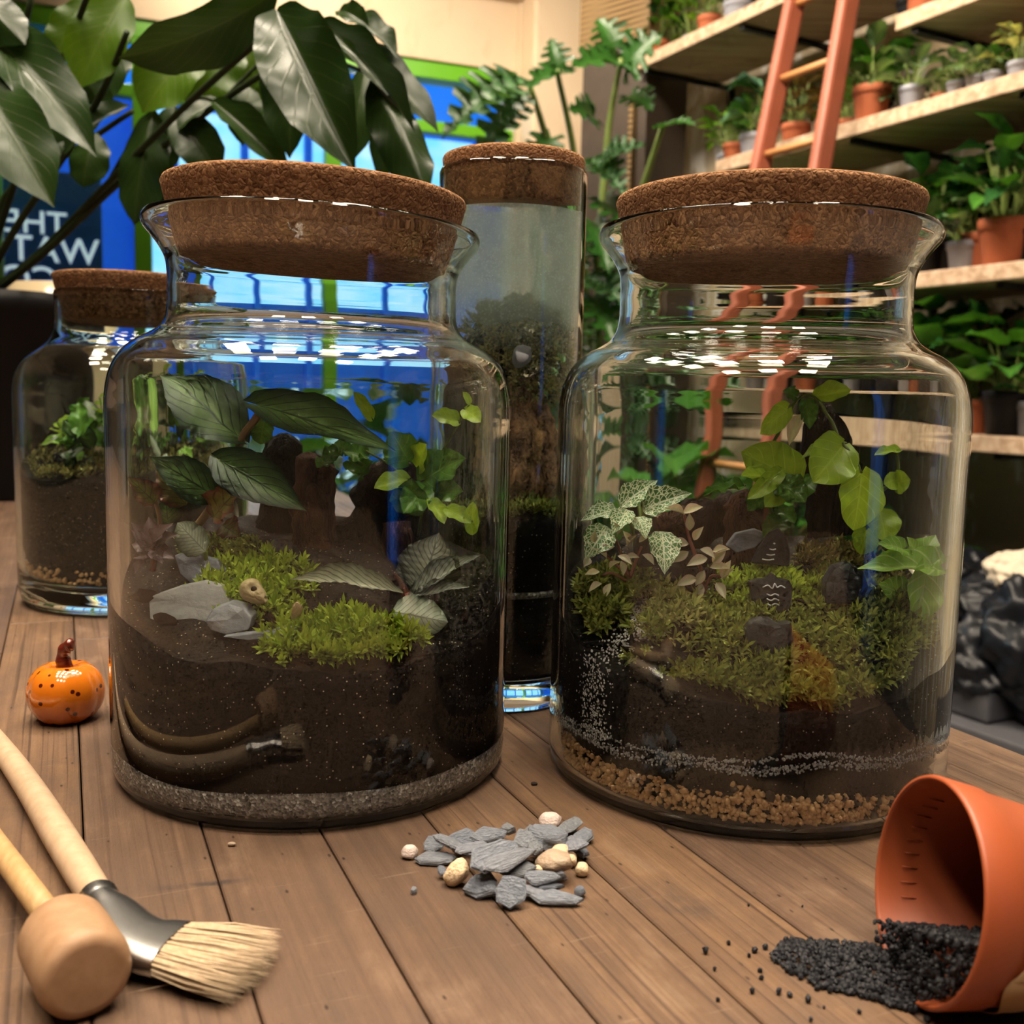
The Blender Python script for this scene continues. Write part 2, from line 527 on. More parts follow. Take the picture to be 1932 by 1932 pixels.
# ------------------------------------------------------------------ workbench
TU = Vector((-0.4020, 0.9157, 0.0))          # along the planks
TN = Vector((0.9157, 0.4020, 0.0))           # across
PW = 0.0455
bench = empty('workbench', TU * 0.4 + TN * 0.1, 'long wooden workbench with narrow brown planks under all the jars', 'table')
MT = basis(TN, TU, Vector((0, 0, 0)))
k0, k1 = -24, 9
prng = random.Random(3)
for k in range(k0, k1 + 1):
    x0 = 0.0033 + PW * k
    x1 = x0 + PW + (0.003 if k == k1 else 0)
    # butt joints along each stave
    cuts, y = [-0.75], -0.75 + prng.uniform(0.15, 0.8)
    while y < 3.0:
        cuts.append(y); y += prng.uniform(0.55, 1.05)
    cuts.append(3.1)
    for a, b in zip(cuts[:-1], cuts[1:]):
        g = 0.00035
        dz = prng.uniform(-0.0004, 0.0)
        me = MB().box((-(x1 - x0) / 2 + g, -(b - a) / 2 + g * 0.5, -0.03), ((x1 - x0) / 2 - g, (b - a) / 2 - g * 0.5, 0.0)).mesh('plank', MAT['bench'], smooth=False)
        o = new_obj('plank', me, bench, MT @ Matrix.Translation(((x0 + x1) / 2, (a + b) / 2, dz)))
        bv = o.modifiers.new('bevel', 'BEVEL'); bv.width = 0.0006; bv.segments = 1
xa, xb = 0.0033 + PW * k0 + 0.06, 0.0033 + PW * (k1 + 1) - 0.05
MB().box((xa, -0.7, -0.085), (xb, 3.05, -0.031), MT).build('apron', MAT['bench'], bench, smooth=False)
for x in (xa + 0.05, xb - 0.05):
    for y in (-0.6, 2.95):
        MB().box((x - 0.04, y - 0.04, FLOOR_Z), (x + 0.04, y + 0.04, -0.085), MT).build('leg', MAT['bench'], bench, smooth=False)

# ------------------------------------------------------------------ glass jars
LJ = Vector((-0.0966, 0.4970, 0.0)); RJ = Vector((0.1178, 0.4998, 0.0))
BJ = Vector((-0.3273, 0.8753, 0.0)); TJ = Vector((-0.0038, 0.6136, 0.0))

J_OUT = [(0, .0030), (.05, .0026), (.080, .0010), (.0888, 0), (.0924, .0007), (.0950, .0028), (.0964, .0065), (.0969, .0120), (.0969, .020), (.0969, .06), (.0969, .12), (.0969, .166), (.0969, .172), (.0963, .181), (.0942, .190), (.0900, .1975), (.0840, .2030), (.0775, .2066), (.0728, .2098), (.0700, .2140), (.0687, .2195), (.0685, .226), (.0685, .236), (.0692, .2415), (.0720, .2475), (.0760, .2530), (.0792, .2572), (.0798, .2600), (.0790, .2622)]
J_IN = [(.0776, .2618), (.0762, .2592), (.0735, .2552), (.0698, .2500), (.0669, .2450), (.0660, .2395), (.0660, .228), (.0662, .219), (.0672, .2125), (.0700, .2070), (.0755, .2032), (.0815, .1998), (.0870, .1946), (.0900, .1880), (.0912, .179), (.0913, .172), (.0913, .166), (.0913, .12), (.0913, .06), (.0916, .022), (.0916, .0140), (.0912, .0085), (.0893, .0050), (.0840, .0034), (.05, .0032), (0, .0032)]
def wide_jar(loc, k, label, slant=0.0, drop=1.0):
    t = empty('glass_jar', loc, label, 'jar')
    prof = [(r * k, z) for r, z in spline(J_OUT, 5)[:-1] + spline([J_OUT[-1]] + J_IN, 5)]
    prof = [(max(r, 0.0), z) for r, z in prof]
    mb = MB().lathe(prof, 144, Matrix.Translation(loc))
    if slant:        # hand-blown neck, a little lower on one side
        vs = []
        for x, y, z in mb.v:
            f = min(max((z - .195) / .05, 0), 1); f = f * f * (3 - 2 * f)
            zz = z if z < .2 else .2 + (z - .2) * drop
            vs.append((x, y, zz - slant * f * (x - loc.x)))
        mb.v = vs
    mb.build('glass_body', MAT['glass'], t, weld=1e-6)
    return t
jarL = wide_jar(LJ, 0.982, 'large clear glass jar with flared rim, grey sand layer at its bottom', .026, .94)
jarR = wide_jar(RJ, 0.994, 'large clear glass jar with flared rim, band of pale grit in its soil')

def cork_mesh(mb, r0, r1, z0, z1, M, n=96, bev=0.0022):
    prof = [(0, z0), (r0 * 0.5, z0), (r0 - bev, z0), (r0 - bev * 0.3, z0 + bev * 0.3), (r0, z0 + bev)]
    for q in range(1, 8):
        f = q / 8; prof.append((r0 + (r1 - r0) * f, z0 + bev + (z1 - z0 - 2 * bev) * f))
    prof += [(r1, z1 - bev), (r1 - bev * 0.3, z1 - bev * 0.3), (r1 - bev, z1), (r1 * 0.5, z1), (0, z1)]
    return mb.lathe(prof, n, M)
def cork(loc, r0, r1, z0, z1, label, mat='cork', tilt=(0, 0)):
    M = Matrix.Translation(loc + Vector((0, 0, z0))) @ Euler((tilt[0], tilt[1], 0)).to_matrix().to_4x4()
    me = cork_mesh(MB(), r0, r1, 0, z1 - z0, None).mesh('cork_stopper', MAT[mat], weld=1e-6)
    o = new_obj('cork_stopper', me, None, M)
    return tag(o, label, 'cork', 'cork stoppers on the jars')
cork(LJ, .0628, .0706, .2418, .2748, 'wide cork stopper tilted slightly in the jar with grey sand', tilt=(0, math.radians(1.75)))
cork(RJ, .0655, .0716, .2450, .2772, 'wide level cork stopper in the jar with pale grit band')

# tall straight cylinder
def tall_jar():
    t = empty('glass_cylinder', TJ, 'tall narrow glass cylinder terrarium with misty inside', 'jar')
    R, h = .0430, .3105
    prof = [(0, .002), (.03, .002), (R - .004, 0), (R - .001, .0012), (R, .0045), (R, .008), (R, .1), (R, .2), (R, h - .002), (R - .0006, h - .0003), (R - .0014, h), (R - .0022, h - .0004), (R - .0026, h - .002), (R - .0026, .2), (R - .0026, .1), (R - .0028, .022), (R - .005, .0165), (R - .01, .015), (0, .015)]
    MB().lathe(prof, 96, Matrix.Translation(TJ)).build('glass_body', MAT['glass_green'], t, weld=1e-6)
    return t
jarT = tall_jar()
cork(TJ, .0384, .0415, .2885, .3185, 'small round cork stopper on top of the tall cylinder')

# bottle-shouldered jar at the back
B_OUT = [(0, .004), (.05, .003), (.076, 0), (.084, .0016), (.0885, .006), (.0905, .013), (.0910, .022), (.0910, .027), (.0910, .08), (.0910, .15), (.0910, .167), (.0910, .172), (.0902, .183), (.0870, .1935), (.0810, .2020), (.0730, .2085), (.0660, .2140), (.0610, .2200), (.0585, .2280), (.0578, .238), (.0576, .250), (.0580, .2560), (.0576, .2580)]
B_IN = [(.0560, .2580), (.0552, .2560), (.0550, .250), (.0550, .238), (.0556, .2290), (.0580, .2215), (.0630, .2155), (.0700, .2095), (.0780, .2020), (.0835, .1925), (.0862, .182), (.0868, .172), (.0868, .167), (.0868, .15), (.0868, .08), (.0868, .039), (.0868, .034), (.0855, .025), (.080, .020), (.05, .018), (0, .018)]
def back_jar():
    t = empty('glass_jar', BJ, 'glass jar with straight neck standing behind, beside the black plant pot', 'jar')
    prof = spline(B_OUT, 4)[:-1] + spline([B_OUT[-1]] + B_IN, 4)
    prof = [(max(r, 0.0), z) for r, z in prof]
    MB().lathe(prof, 96, Matrix.Translation(BJ)).build('glass_body', MAT['glass_green'], t, weld=1e-6)
    return t
jarB = back_jar()
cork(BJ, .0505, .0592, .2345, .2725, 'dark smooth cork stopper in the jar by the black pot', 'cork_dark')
# ================================================================== things lying on the bench
def noise3(p, f=1.0, seed=0.0):
    """cheap smooth pseudo-noise in -1..1"""
    x, y, z = p[0] * f + seed, p[1] * f + seed * 1.7, p[2] * f - seed * 0.6
    return (math.sin(x * 1.7 + 1.3 * math.sin(y * 1.1 + z)) + math.sin(y * 2.3 + 1.1 * math.sin(z * 1.9 + x)) + math.sin(z * 2.1 + 1.2 * math.sin(x * 1.3 - y))) / 3

def rock_mesh(name, mat, seed, sub=3, amp=0.18, facet=0.0, smooth=True):
    bm = bmesh.new()
    bmesh.ops.create_icosphere(bm, subdivisions=sub, radius=0.5)
    r = random.Random(seed)
    planes = [(Vector((r.gauss(0, 1), r.gauss(0, 1), r.gauss(0, 1))).normalized(), r.uniform(0.30, 0.44)) for _ in range(9)]
    for v in bm.verts:
        p = v.co
        s = 1 + amp * noise3(p * 5, 1.0, seed * 3.1) + amp * 0.4 * noise3(p * 13, 1.0, seed * 1.3)
        p = p * s
        for n, d in planes:
            k = p.dot(n) - d
            if k > 0: p = p - n * k * (0.55 + facet)
        v.co = p
    me = bpy.data.meshes.new(name)
    bm.to_mesh(me); bm.free()
    if smooth: me.polygons.foreach_set('use_smooth', [True] * len(me.polygons))
    me.materials.append(mat)
    return me

def slate_mesh(name, mat, seed, n=8, thick=0.10):
    """flat split flake: unit length in x, unit width in y, layered broken edge"""
    r = random.Random(seed)
    mb = MB()
    ang = sorted([2 * PI * (i + r.uniform(-0.35, 0.35)) / n for i in range(n)])
    ex = r.uniform(0.6, 1.1)
    ring = []
    for a in ang:
        c, s = math.cos(a), math.sin(a)
        k = (abs(c) ** 1.7 + abs(s) ** 1.7) ** (-1 / 1.7) * r.uniform(0.74, 1.10)
        ring.append((0.5 * c * k, 0.5 * s * k * (1 - 0.35 * ex * c * 0.8)))
    layers = [(-0.5, 0.86), (-0.28, 1.0), (-0.02, 0.95), (0.04, 1.02), (0.36, 0.93), (0.5, 0.80)]
    vs = []
    for z, k in layers:
        for i, (x, y) in enumerate(ring):
            j = k * r.uniform(0.94, 1.05)
            vs.append((x * j, y * j, thick * (z + r.uniform(-0.06, 0.06)) + 0.05 * thick * noise3((x * 7, y * 7, z), 1, seed)))
    m = len(ring)
    fs = []
    for L in range(len(layers) - 1):
        for i in range(m):
            j = (i + 1) % m
            fs.append((L * m + i, L * m + j, (L + 1) * m + j, (L + 1) * m + i))
    vs.append((0, 0, -thick * 0.5)); vs.append((r.uniform(-.1, .1), r.uniform(-.1, .1), thick * r.uniform(0.45, 0.75)))
    b, t = len(vs) - 2, len(vs) - 1
    T = (len(layers) - 1) * m
    for i in range(m):
        j = (i + 1) % m
        fs.append((j, i, b)); fs.append((T + i, T + j, t))
    mb.add(vs, fs)
    me = mb.mesh(name, mat, smooth=False)
    return me

def m_slate(name, a, b, spec=0.35, s=(3, 5, 14), bd=.05):
    t = NT(name)
    r = t.rand()
    co = t.coord()
    f = t.noise(t.map(co, s), 1.6, 5, 0.65)
    c = t.mix(t.ramp(f, [(0.3, 0), (0.7, 1)]), a, b)
    c = t.mix(1.0, c, t.ramp(r, [(0, (0.7, 0.72, 0.76)), (0.5, (1, 1, 1)), (0.8, (0.98, 0.94, 0.86)), (1, (1.15, 1.12, 1.15))]), 'MULTIPLY')
    t.set(base=c, rough=0.6, spec=spec)
    t.bump(f, 0.6, bd)
    return t.m
MAT['slate'] = m_slate('blue_grey_slate', (0.165, 0.182, 0.22), (0.33, 0.355, 0.41))
MAT['slate_dark'] = m_slate('dark_slate', (0.022, 0.025, 0.028), (0.055, 0.06, 0.066), s=(70, 70, 110), bd=.0012)
MAT['slate_pale'] = m_slate('pale_stone', (0.26, 0.265, 0.285), (0.42, 0.425, 0.45), s=(60, 60, 80), bd=.0015)
MAT['slate_jar'] = m_slate('bluish_jar_slate', (0.15, 0.165, 0.20), (0.30, 0.32, 0.37), s=(70, 70, 110), bd=.0012)
MAT['pebble'] = plain('cream_pebble', (0.62, 0.46, 0.29), 0.6, 0.25, 5, bump=0.3)
MAT['pebble_pink'] = plain('pinkish_pebble', (0.62, 0.50, 0.45), 0.6, 0.22, 7, bump=0.3)
MAT['pebble_tan'] = plain('tan_stone', (0.36, 0.26, 0.18), 0.6, 0.3, 4, bump=0.3)

SL = [slate_mesh('slate_chip', MAT['slate'], s, thick=th) for s, th in ((1, .13), (2, .16), (5, .11), (8, .2), (11, .14), (14, .17))]
Z2 = lambda zx, zy: (720 + zx / 4.2, 1500 + zy / 4.2)     # study crop of the stone heap to photo pixels

def heap_piece(meshes, name, zx, zy, L, W, ang, lift, tilt, th, label, cat, group, k):
    px, py = Z2(zx, zy)
    a = math.radians(ang)
    h = lift
    c = on_table(px, py, h)
    dx = on_table(px + 10 * math.cos(a), py - 10 * math.sin(a) * 0.55, h) - c
    sc = (c - EYE).length / F_PX / 4.2
    up = (EYE - c).normalized() * tilt + Vector((0.15 * math.sin(k * 2.1), 0, 1)) * (1 - tilt)
    R, _ = frame(c, Vector((0, 0, 1)).cross(dx) if dx.length > 0 else (0, 1, 0), up)
    # put local x along the piece
    x = dx.normalized(); z = (up - x * up.dot(x)).normalized(); y = z.cross(x)
    R = Matrix((x, y, z)).transposed()
    cosv = abs((EYE - c).normalized().dot(z))
    M = Matrix.Translation(c) @ R.to_4x4() @ Matrix.Diagonal((L * sc * 1.2, W * sc * 1.2 / max(cosv, 0.42), th * 1.1, 1))
    o = new_obj(name, meshes[k % len(meshes)], None, M)
    return tag(o, label, cat, group)

SLATES = [  # crop x, y, length, width, angle, lift(m), tilt, what sets it apart
    (415, 390, 175, 110, -8, .0035, .45, 'chunky slate chip at the outer corner of the heap beside the small white pebble'),
    (425, 497, 300, 75, -2, .0020, .20, 'long flat slate chip lying between white pebble and big cream pebble'),
    (555, 385, 105, 160, 60, .0070, .60, 'pale upright slate chip leaning at the heap edge'),
    (665, 350, 250, 150, 12, .0065, .55, 'broad slate chip behind the pale upright chip'),
    (850, 312, 250, 115, 16, .0090, .50, 'broad slate chip on the far crest of the heap'),
    (1000, 272, 110, 55, 0, .0060, .30, 'small thin slate chip at the far crest of the heap'),
    (720, 415, 320, 62, 22, .0095, .45, 'narrow knife-like slate chip above the cream pebble'),
    (890, 465, 480, 150, 36, .0130, .55, 'longest slate chip slanting across the middle of the heap'),
    (1005, 515, 470, 105, 31, .0115, .50, 'second longest slate chip, just below the longest one'),
    (1080, 585, 300, 140, 15, .0070, .45, 'dark slate chip under the two long slanting chips'),
    (1150, 350, 180, 150, 20, .0095, .50, 'tan-grey slate chip beside the rough dark rock'),
    (1195, 292, 140, 60, 15, .0050, .30, 'small slate chip on the far side beneath the white pebble'),
    (1490, 245, 170, 110, -48, .0035, .45, 'blue-grey slate chip touching the pinkish white pebble'),
    (1595, 325, 140, 120, -30, .0025, .35, 'pointed triangular slate chip at the far outer edge'),
    (1522, 385, 215, 80, 96, .0070, .75, 'narrow slate chip standing upright like a finger'),
    (1590, 455, 105, 75, -10, .0025, .30, 'small slate chip at the foot of the upright finger chip'),
    (1215, 415, 110, 90, 30, .0085, .50, 'small grey chip between rough rock and longest chip'),
    (800, 720, 250, 165, -33, .0035, .50, 'grey slate chip in front, half under the bluest chip'),
    (1030, 765, 265, 205, -15, .0055, .70, 'bluest thick slate lump at the front of the heap'),
    (1185, 765, 100, 115, 80, .0030, .50, 'small dark chip beside the bluest lump'),
    (1270, 655, 255, 100, -6, .0065, .45, 'oval slate chip with pale ripples below the tan stone'),
    (1330, 728, 225, 60, 9, .0035, .35, 'thin slate chip under the rippled oval chip'),
    (1390, 812, 325, 105, -7, .0025, .35, 'long slate chip nearest the front edge of the heap'),
    (1400, 632, 125, 50, -22, .0040, .30, 'small slate sliver in front of the tan stone'),
    (480, 600, 75, 65, 20, .0030, .50, 'tiny grey chip tucked beside the big cream pebble'),
    (255, 757, 46, 32, 0, .0010, .20, 'tiny dark chip lying alone in front of the heap'),
]
for k, (zx, zy, L, W, a, lift, tilt, lab) in enumerate(SLATES):
    heap_piece(SL, 'slate_chip', zx, zy, L, W, a, lift, tilt, 0.010 + 0.004 * (k % 3), lab, 'stone', 'slate chips in the little heap', k)
RK = [rock_mesh('rough_rock', MAT['slate'], 31, 3, 0.25, 0.2), rock_mesh('pebble', MAT['pebble'], 32, 3, .12), rock_mesh('pebble', MAT['pebble_pink'], 33, 3, .10), rock_mesh('pebble', MAT['pebble_tan'], 34, 3, .12), rock_mesh('pebble', MAT['slate'], 35, 3, .12)]
PEB = [  # crop x, y, length, height, angle, lift, mesh, label
    (1330, 335, 280, 170, 8, .0085, 0, 'rough_rock', 'rough dark rock on top of the slate heap'),
    (225, 455, 125, 95, 15, .0022, 2, 'pebble', 'small white knobbly pebble apart from the heap'),
    (595, 605, 190, 205, 60, .0050, 1, 'pebble', 'big cream pebble at the front corner of the heap'),
    (1340, 202, 175, 100, 10, .0028, 2, 'pebble', 'pinkish white pebble on the far side of the heap'),
    (1360, 532, 265, 150, -8, .0070, 3, 'pebble', 'tan brown stone with a pale flat side in the heap'),
    (1415, 437, 150, 75, -5, .0065, 1, 'pebble', 'cream pebble half hidden behind the tan stone'),
    (1505, 512, 95, 85, 0, .0030, 1, 'pebble', 'small cream pebble beside the tan stone'),
    (1590, 587, 112, 95, 0, .0026, 1, 'pebble', 'round cream pebble lying apart next to the heap'),
    (755, 468, 65, 60, 0, .0070, 1, 'pebble', 'tiny cream pebble wedged under the longest chip'),
    (1245, 580, 75, 42, 10, .0060, 1, 'pebble', 'tiny flat cream pebble in the middle of the heap'),
    (1572, 765, 92, 80, 40, .0022, 4, 'pebble', 'small dark grey pebble at the front of the heap'),
]
for zx, zy, L, W, a, lift, mi, nm, lab in PEB:
    px, py = Z2(zx, zy)
    c = on_table(px, py, lift)
    sc = (c - EYE).length / F_PX / 4.2
    M = Matrix.Translation(c) @ Matrix.Rotation(math.radians(a * 0.6), 4, 'Y') @ Matrix.Rotation(math.radians(a), 4, 'Z') @ Matrix.Diagonal((L * sc * 1.1, L * sc * 0.95, W * sc * 1.15, 1))
    tag(new_obj(nm, RK[mi], None, M), lab, 'stone', 'pebbles in and around the slate heap')

# small crumbs on the bench
for px, py, col, lab in ((437, 1592, 'pebble_tan', 'orange-brown crumb in front of the sandy jar'), (1790 - 510, 1480 - 4, 'soil', 'dark crumb of soil between the two big jars'), (1008, 1478, 'soil', 'dark flake of bark between the two big jars')):
    c = on_table(px, py, .0008)
    tag(new_obj('crumb', rock_mesh('crumb', MAT[col], px, 2), None, Matrix.Translation(c) @ Matrix.Diagonal((.0035, .0022, .0018, 1))), lab, 'crumb')

# ------------------------------------------------------------------ ceramic pumpkin
def m_pumpkin():
    t = NT('orange_glaze')
    co = t.coord()
    d = t.voro(t.map(co, (150, 150, 150), (3.1, 1.7, 0.4)), 1)
    n = t.noise(co, 40, 3)
    c = t.mix(n, (0.55, 0.125, 0.006), (0.70, 0.20, 0.012))
    gate = t.ramp(t.noise(co, 55, 1), [(0.36, 0), (0.42, 1)])
    dots = t.math('MULTIPLY', t.ramp(d, [(0.16, 1.0), (0.20, 0.0)]), gate)
    c = t.mix(dots, c, (0.07, 0.008, 0.004))
    t.set(base=c, rough=0.12, spec=0.6, coat=0.8, coat_rough=0.04)
    return t.m
MAT['pumpkin'] = m_pumpkin()
MAT['pumpkin_stem'] = plain('dark_red_glaze', (0.10, 0.014, 0.006), 0.12, 0.2, 30, spec=0.7)
pc = on_table(125, 1356)
pk = empty('ceramic_pumpkin', pc, 'small glossy orange ceramic pumpkin with dark stem beside the sandy jar', 'ornament')
mb = MB()
R0, Hh = .0202, .0172
nt, npz = 72, 30
vs, fs = [], []
for j in range(npz + 1):
    ph = -PI / 2 + PI * j / npz
    for i in range(nt):
        th = 2 * PI * i / nt
        rib = 1 - 0.085 * (abs(math.sin(th * 4 + 0.5)) ** 0.5 * -1 + 1) - 0.02 * math.cos(th * 3 + 1)
        rr = R0 * (max(math.cos(ph), 0) ** 0.72) * rib
        zz = Hh * math.sin(ph) * (1 - 0.24 * math.exp(-(rr / R0) ** 2 * 9) * (1 if ph > 0 else 0.5))
        vs.append((pc.x + rr * math.cos(th), pc.y + rr * math.sin(th), zz + Hh * 0.88))
for j in range(npz):
    for i in range(nt):
        q = (i + 1) % nt
        fs.append((j * nt + i, j * nt + q, (j + 1) * nt + q, (j + 1) * nt + i))
mb.add(vs, fs).build('body', MAT['pumpkin'], pk, weld=1e-6)
top = pc + Vector((0, 0, Hh * 1.62))
MB().tube(spline([top + Vector((0, 0, -.003)), top + Vector((-.0004, 0, .003)), top + Vector((-.0010, -.0005, .0075)), top + Vector((.0012, -.0012, .0120)), top + Vector((.0042, -.002, .0142)), top + Vector((.0058, -.0022, .0144))], 5),
          [.0060 - .0028 * min(1, i / 9) + .0004 * math.sin(i) for i in range(25)] + [.0019], 14).build('stem', MAT['pumpkin_stem'], pk, weld=1e-6)

# ------------------------------------------------------------------ tamper with round head
def m_wood(name, a, b, sc=(30, 6, 30), rough=0.5):
    t = NT(name)
    co = t.coord()
    g = t.noise(t.map(co, sc), 10, 4, 0.6)
    t.set(base=t.mix(t.ramp(g, [(0.3, 0), (0.7, 1)]), a, b), rough=rough, spec=0.3)
    t.bump(g, 0.15, 0.0006)
    return t.m
MAT['dowel'] = m_wood('dowel_wood', (0.37, 0.22, 0.09), (0.48, 0.31, 0.15))
MAT['tamper_head'] = m_wood('turned_wood', (0.27, 0.152, 0.08), (0.35, 0.21, 0.12), (16, 16, 16))
MAT['handle'] = m_wood('pale_handle_wood', (0.40, 0.27, 0.17), (0.50, 0.355, 0.235), (14, 14, 14))

def oriented(axis, origin):
    z = Vector(axis).normalized()
    x = Vector((0, 0, 1)).cross(z).normalized()
    y = z.cross(x)
    return Matrix.Translation(origin) @ Matrix((x, y, z)).transposed().to_4x4()

hr = .0134
h1 = on_table(166, 1846, hr); h0 = on_table(104, 1738, hr)
ax = (h1 - h0).normalized()
h0 = h1 - ax * 0.031
tam = empty('wooden_tamper', Vector((h1.x, h1.y, 0)), 'wooden tamper with thin dowel handle and fat round head', 'tool')
prof = [(0, 0), (hr - .003, 0), (hr - .0012, .0006), (hr - .0002, .003), (hr, .008), (hr, .026), (hr - .0005, .029), (hr - .0022, .031), (hr - .004, .0312), (0, .0312)]
MB().lathe(prof, 56, oriented(ax, h0)).build('head', MAT['tamper_head'], tam, weld=1e-6)
hs = h0 + ax * 0.004
he = on_table(-150, 1400, .0045)
MB().tube([hs + (he - hs) * f for f in (0, .25, .5, .75, 1)], .0043, 20).build('handle', MAT['dowel'], tam)

# ------------------------------------------------------------------ paint brush
MAT['ferrule'] = plain('steel_ferrule', (0.72, 0.71, 0.70), 0.27, 0.05, metal=1.0)
MAT['bristle'] = m_wood('bristle_hair', (0.43, 0.31, 0.19), (0.56, 0.43, 0.29), (60, 60, 60), 0.6)
b0 = on_table(188, 1702, .0068)                       # ferrule collar
hd = [b0, on_table(120, 1590, .0070), on_table(52, 1480, .0068), on_table(-20, 1382, .0060), on_table(-110, 1280, .0050)]
br = empty('paint_brush', Vector((b0.x, b0.y, 0)), 'bent paint brush with pale wooden handle, steel ferrule and cream bristles', 'brush')
pts = spline(hd, 6)
rad = [np.interp(i / (len(pts) - 1), [0, .12, .3, .6, .85, 1], [.0056, .0060, .0062, .0055, .0042, .0030]) for i in range(len(pts))]
MB().tube(pts, rad, 24).build('handle', MAT['handle'], br)
# ferrule: round collar lofted into a flat mouth turned to the side
m0 = on_table(327, 1790, .0062); m1 = on_table(505, 1822, .0058)
hdir = (b0 - hd[1]).normalized(); mdir = (m1 - m0).normalized()
cps = spline([b0 - hdir * .004, b0 + hdir * .003, b0 + hdir * .0085 + mdir * .002, m0 - mdir * .010, m0], 5)
vs, fs, ns = [], [], 32
K = len(cps)
rim = []
for i, c in enumerate(cps):
    c = Vector(c)
    d = (Vector(cps[min(i + 1, K - 1)]) - Vector(cps[max(i - 1, 0)])).normalized()
    side = d.cross(Vector((0, 0, 1))).normalized(); up = side.cross(d)
    f = i / (K - 1); e = max(0, (f - .25) / .75); e = e * e * (3 - 2 * e)
    a, b = .0063 + (.0130 - .0063) * e, .0063 + (.0048 - .0063) * e
    if i in (1, 3): a += .0006; b += .0006
    for j in range(ns):
        q = 2 * PI * j / ns
        ex = 1 - .35 * e
        vs.append(c + side * a * math.copysign(abs(math.cos(q)) ** ex, math.cos(q)) + up * b * math.copysign(abs(math.sin(q)) ** ex, math.sin(q)))
for i in range(K - 1):
    for j in range(ns):
        q = (j + 1) % ns
        fs.append((i * ns + j, i * ns + q, (i + 1) * ns + q, (i + 1) * ns + j))
MB().add(vs, fs).build('ferrule', MAT['ferrule'], br)
side = mdir.cross(Vector((0, 0, 1))).normalized(); up = side.cross(mdir)
mb = MB(); r_ = random.Random(5)
for i in range(900):
    u, w = r_.uniform(-1, 1), r_.uniform(-1, 1)
    if abs(u) ** 3 + abs(w) ** 3 > 1: continue
    p0 = m0 - mdir * .002 + side * u * .0124 + up * w * .0043
    ln = (m1 - m0).length * (1.0 - .10 * abs(u) + r_.uniform(-.07, .03))
    sp = .0075 + r_.gauss(0, .0006)
    p2 = m0 + mdir * ln + side * (u * (.0124 + sp * .55) + r_.gauss(0, .0007)) + up * (w * .0052 + r_.gauss(0, .0005)) - Vector((0, 0, .0004))
    p2.z = max(p2.z, .0006)
    p1 = (p0 + p2) * .5 + up * r_.gauss(0, .0004) + side * u * .0006
    t_ = .00030
    s1 = side * t_; u1 = up * t_
    mb.add([p0 - s1, p0 + s1, p0 + u1, p1 - s1, p1 + s1, p1 + u1, p2], [(0, 1, 4, 3), (1, 2, 5, 4), (2, 0, 3, 5), (3, 4, 6), (4, 5, 6), (5, 3, 6)])
for a, b in (((345, 1852), (230, 1876)), ((345, 1852), (355, 1874)), ((390, 1862), (440, 1908))):
    A, B = on_table(*a, .0012), on_table(*b, .0006)
    s1 = (B - A).cross(Vector((0, 0, 1))).normalized() * .00016
    mb.add([A - s1, A + s1, A + Vector((0, 0, .0003)), B], [(0, 1, 3), (1, 2, 3), (2, 0, 3)])
tag(mb.build('bristles', MAT['bristle'], br, smooth=False), 'cream bristle tuft', kind='stuff')

# ------------------------------------------------------------------ tipped plant pot with charcoal
MAT['pot_orange'] = plain('orange_plastic', (0.31, 0.066, 0.020), 0.45, 0.08, 20)
MAT['kraft'] = plain('kraft_paper', (0.36, 0.23, 0.115), 0.7, 0.12, 25, bump=0.2)
PR, PB, PL = .0335, .0235, .068
pax = Vector((.998, .055, 0)).normalized()
pax = (pax + Vector((0, 0, (PB - PR) / PL))).normalized()
ctr = on_table(1744, 1676, PR + .0008)
mouth_ground = Vector((ctr.x, ctr.y, 0))
PM = oriented(pax, ctr)
pot = empty('plant_pot', Vector((mouth_ground.x, mouth_ground.y, 0)), 'tipped-over orange plastic plant pot with paper label spilling charcoal', 'pot')
w = .0011
prof = [(PR, 0), (PR + .0008, .0003), (PR + .0010, .0012), (PR - .0006, .013), (PR - .0014, .0138), (PB + (PR - PB) * .35, .045), (PB, PL - .002), (PB - .0015, PL), (.006, PL), (.005, PL - .001), (.005, PL - w - .001), (PB - .002, PL - w), (PB - w, PL - .003), (PB + (PR - PB) * .35 - w, .045), (PR - .0036, .0142), (PR - .0026, .0128), (PR - .0006, .0012), (PR - .0002, 0), (PR, 0)]
MB().lathe(prof, 80, PM).build('body', MAT['pot_orange'], pot, weld=1e-6)
mb = MB()
for i in range(9):     # moulded ribs inside the rim
    a = math.radians(-30 + i * 9)
    d = PM.to_3x3() @ Vector((math.cos(a), math.sin(a), 0))
    p = ctr + d * (PR - .0024)
    mb.tube([p + pax * .0080, p + pax * .0135 - d * .0004], .00018, 5)
mb.build('ribs', MAT['pot_orange'], pot)
# paper label wrapped round the lower side of the pot
vs, fs = [], []
na, nl = 28, 6
for i in range(na + 1):
    a = math.radians(160 + 130 * i / na)
    for j in range(nl + 1):
        l = .0150 + .045 * j / nl + .003 * math.sin(i * .5) * (1 if j == 0 else 0)
        r = np.interp(l, [.013, .045, PL], [PR - .0008, PB + (PR - PB) * .35, PB]) + .0007 + .0004 * math.sin(i * 1.3 + j)
        vs.append(PM @ Vector((r * math.cos(a), r * math.sin(a), l)))
for i in range(na):
    for j in range(nl):
        q = i * (nl + 1) + j
        fs.append((q, q + 1, q + nl + 2, q + nl + 1))
lb = MB().add(vs, fs).build('paper_label', MAT['kraft'], pot)
sm = lb.modifiers.new('solid', 'SOLIDIFY'); sm.thickness = .0003
lb['label'] = 'brown kraft paper label'

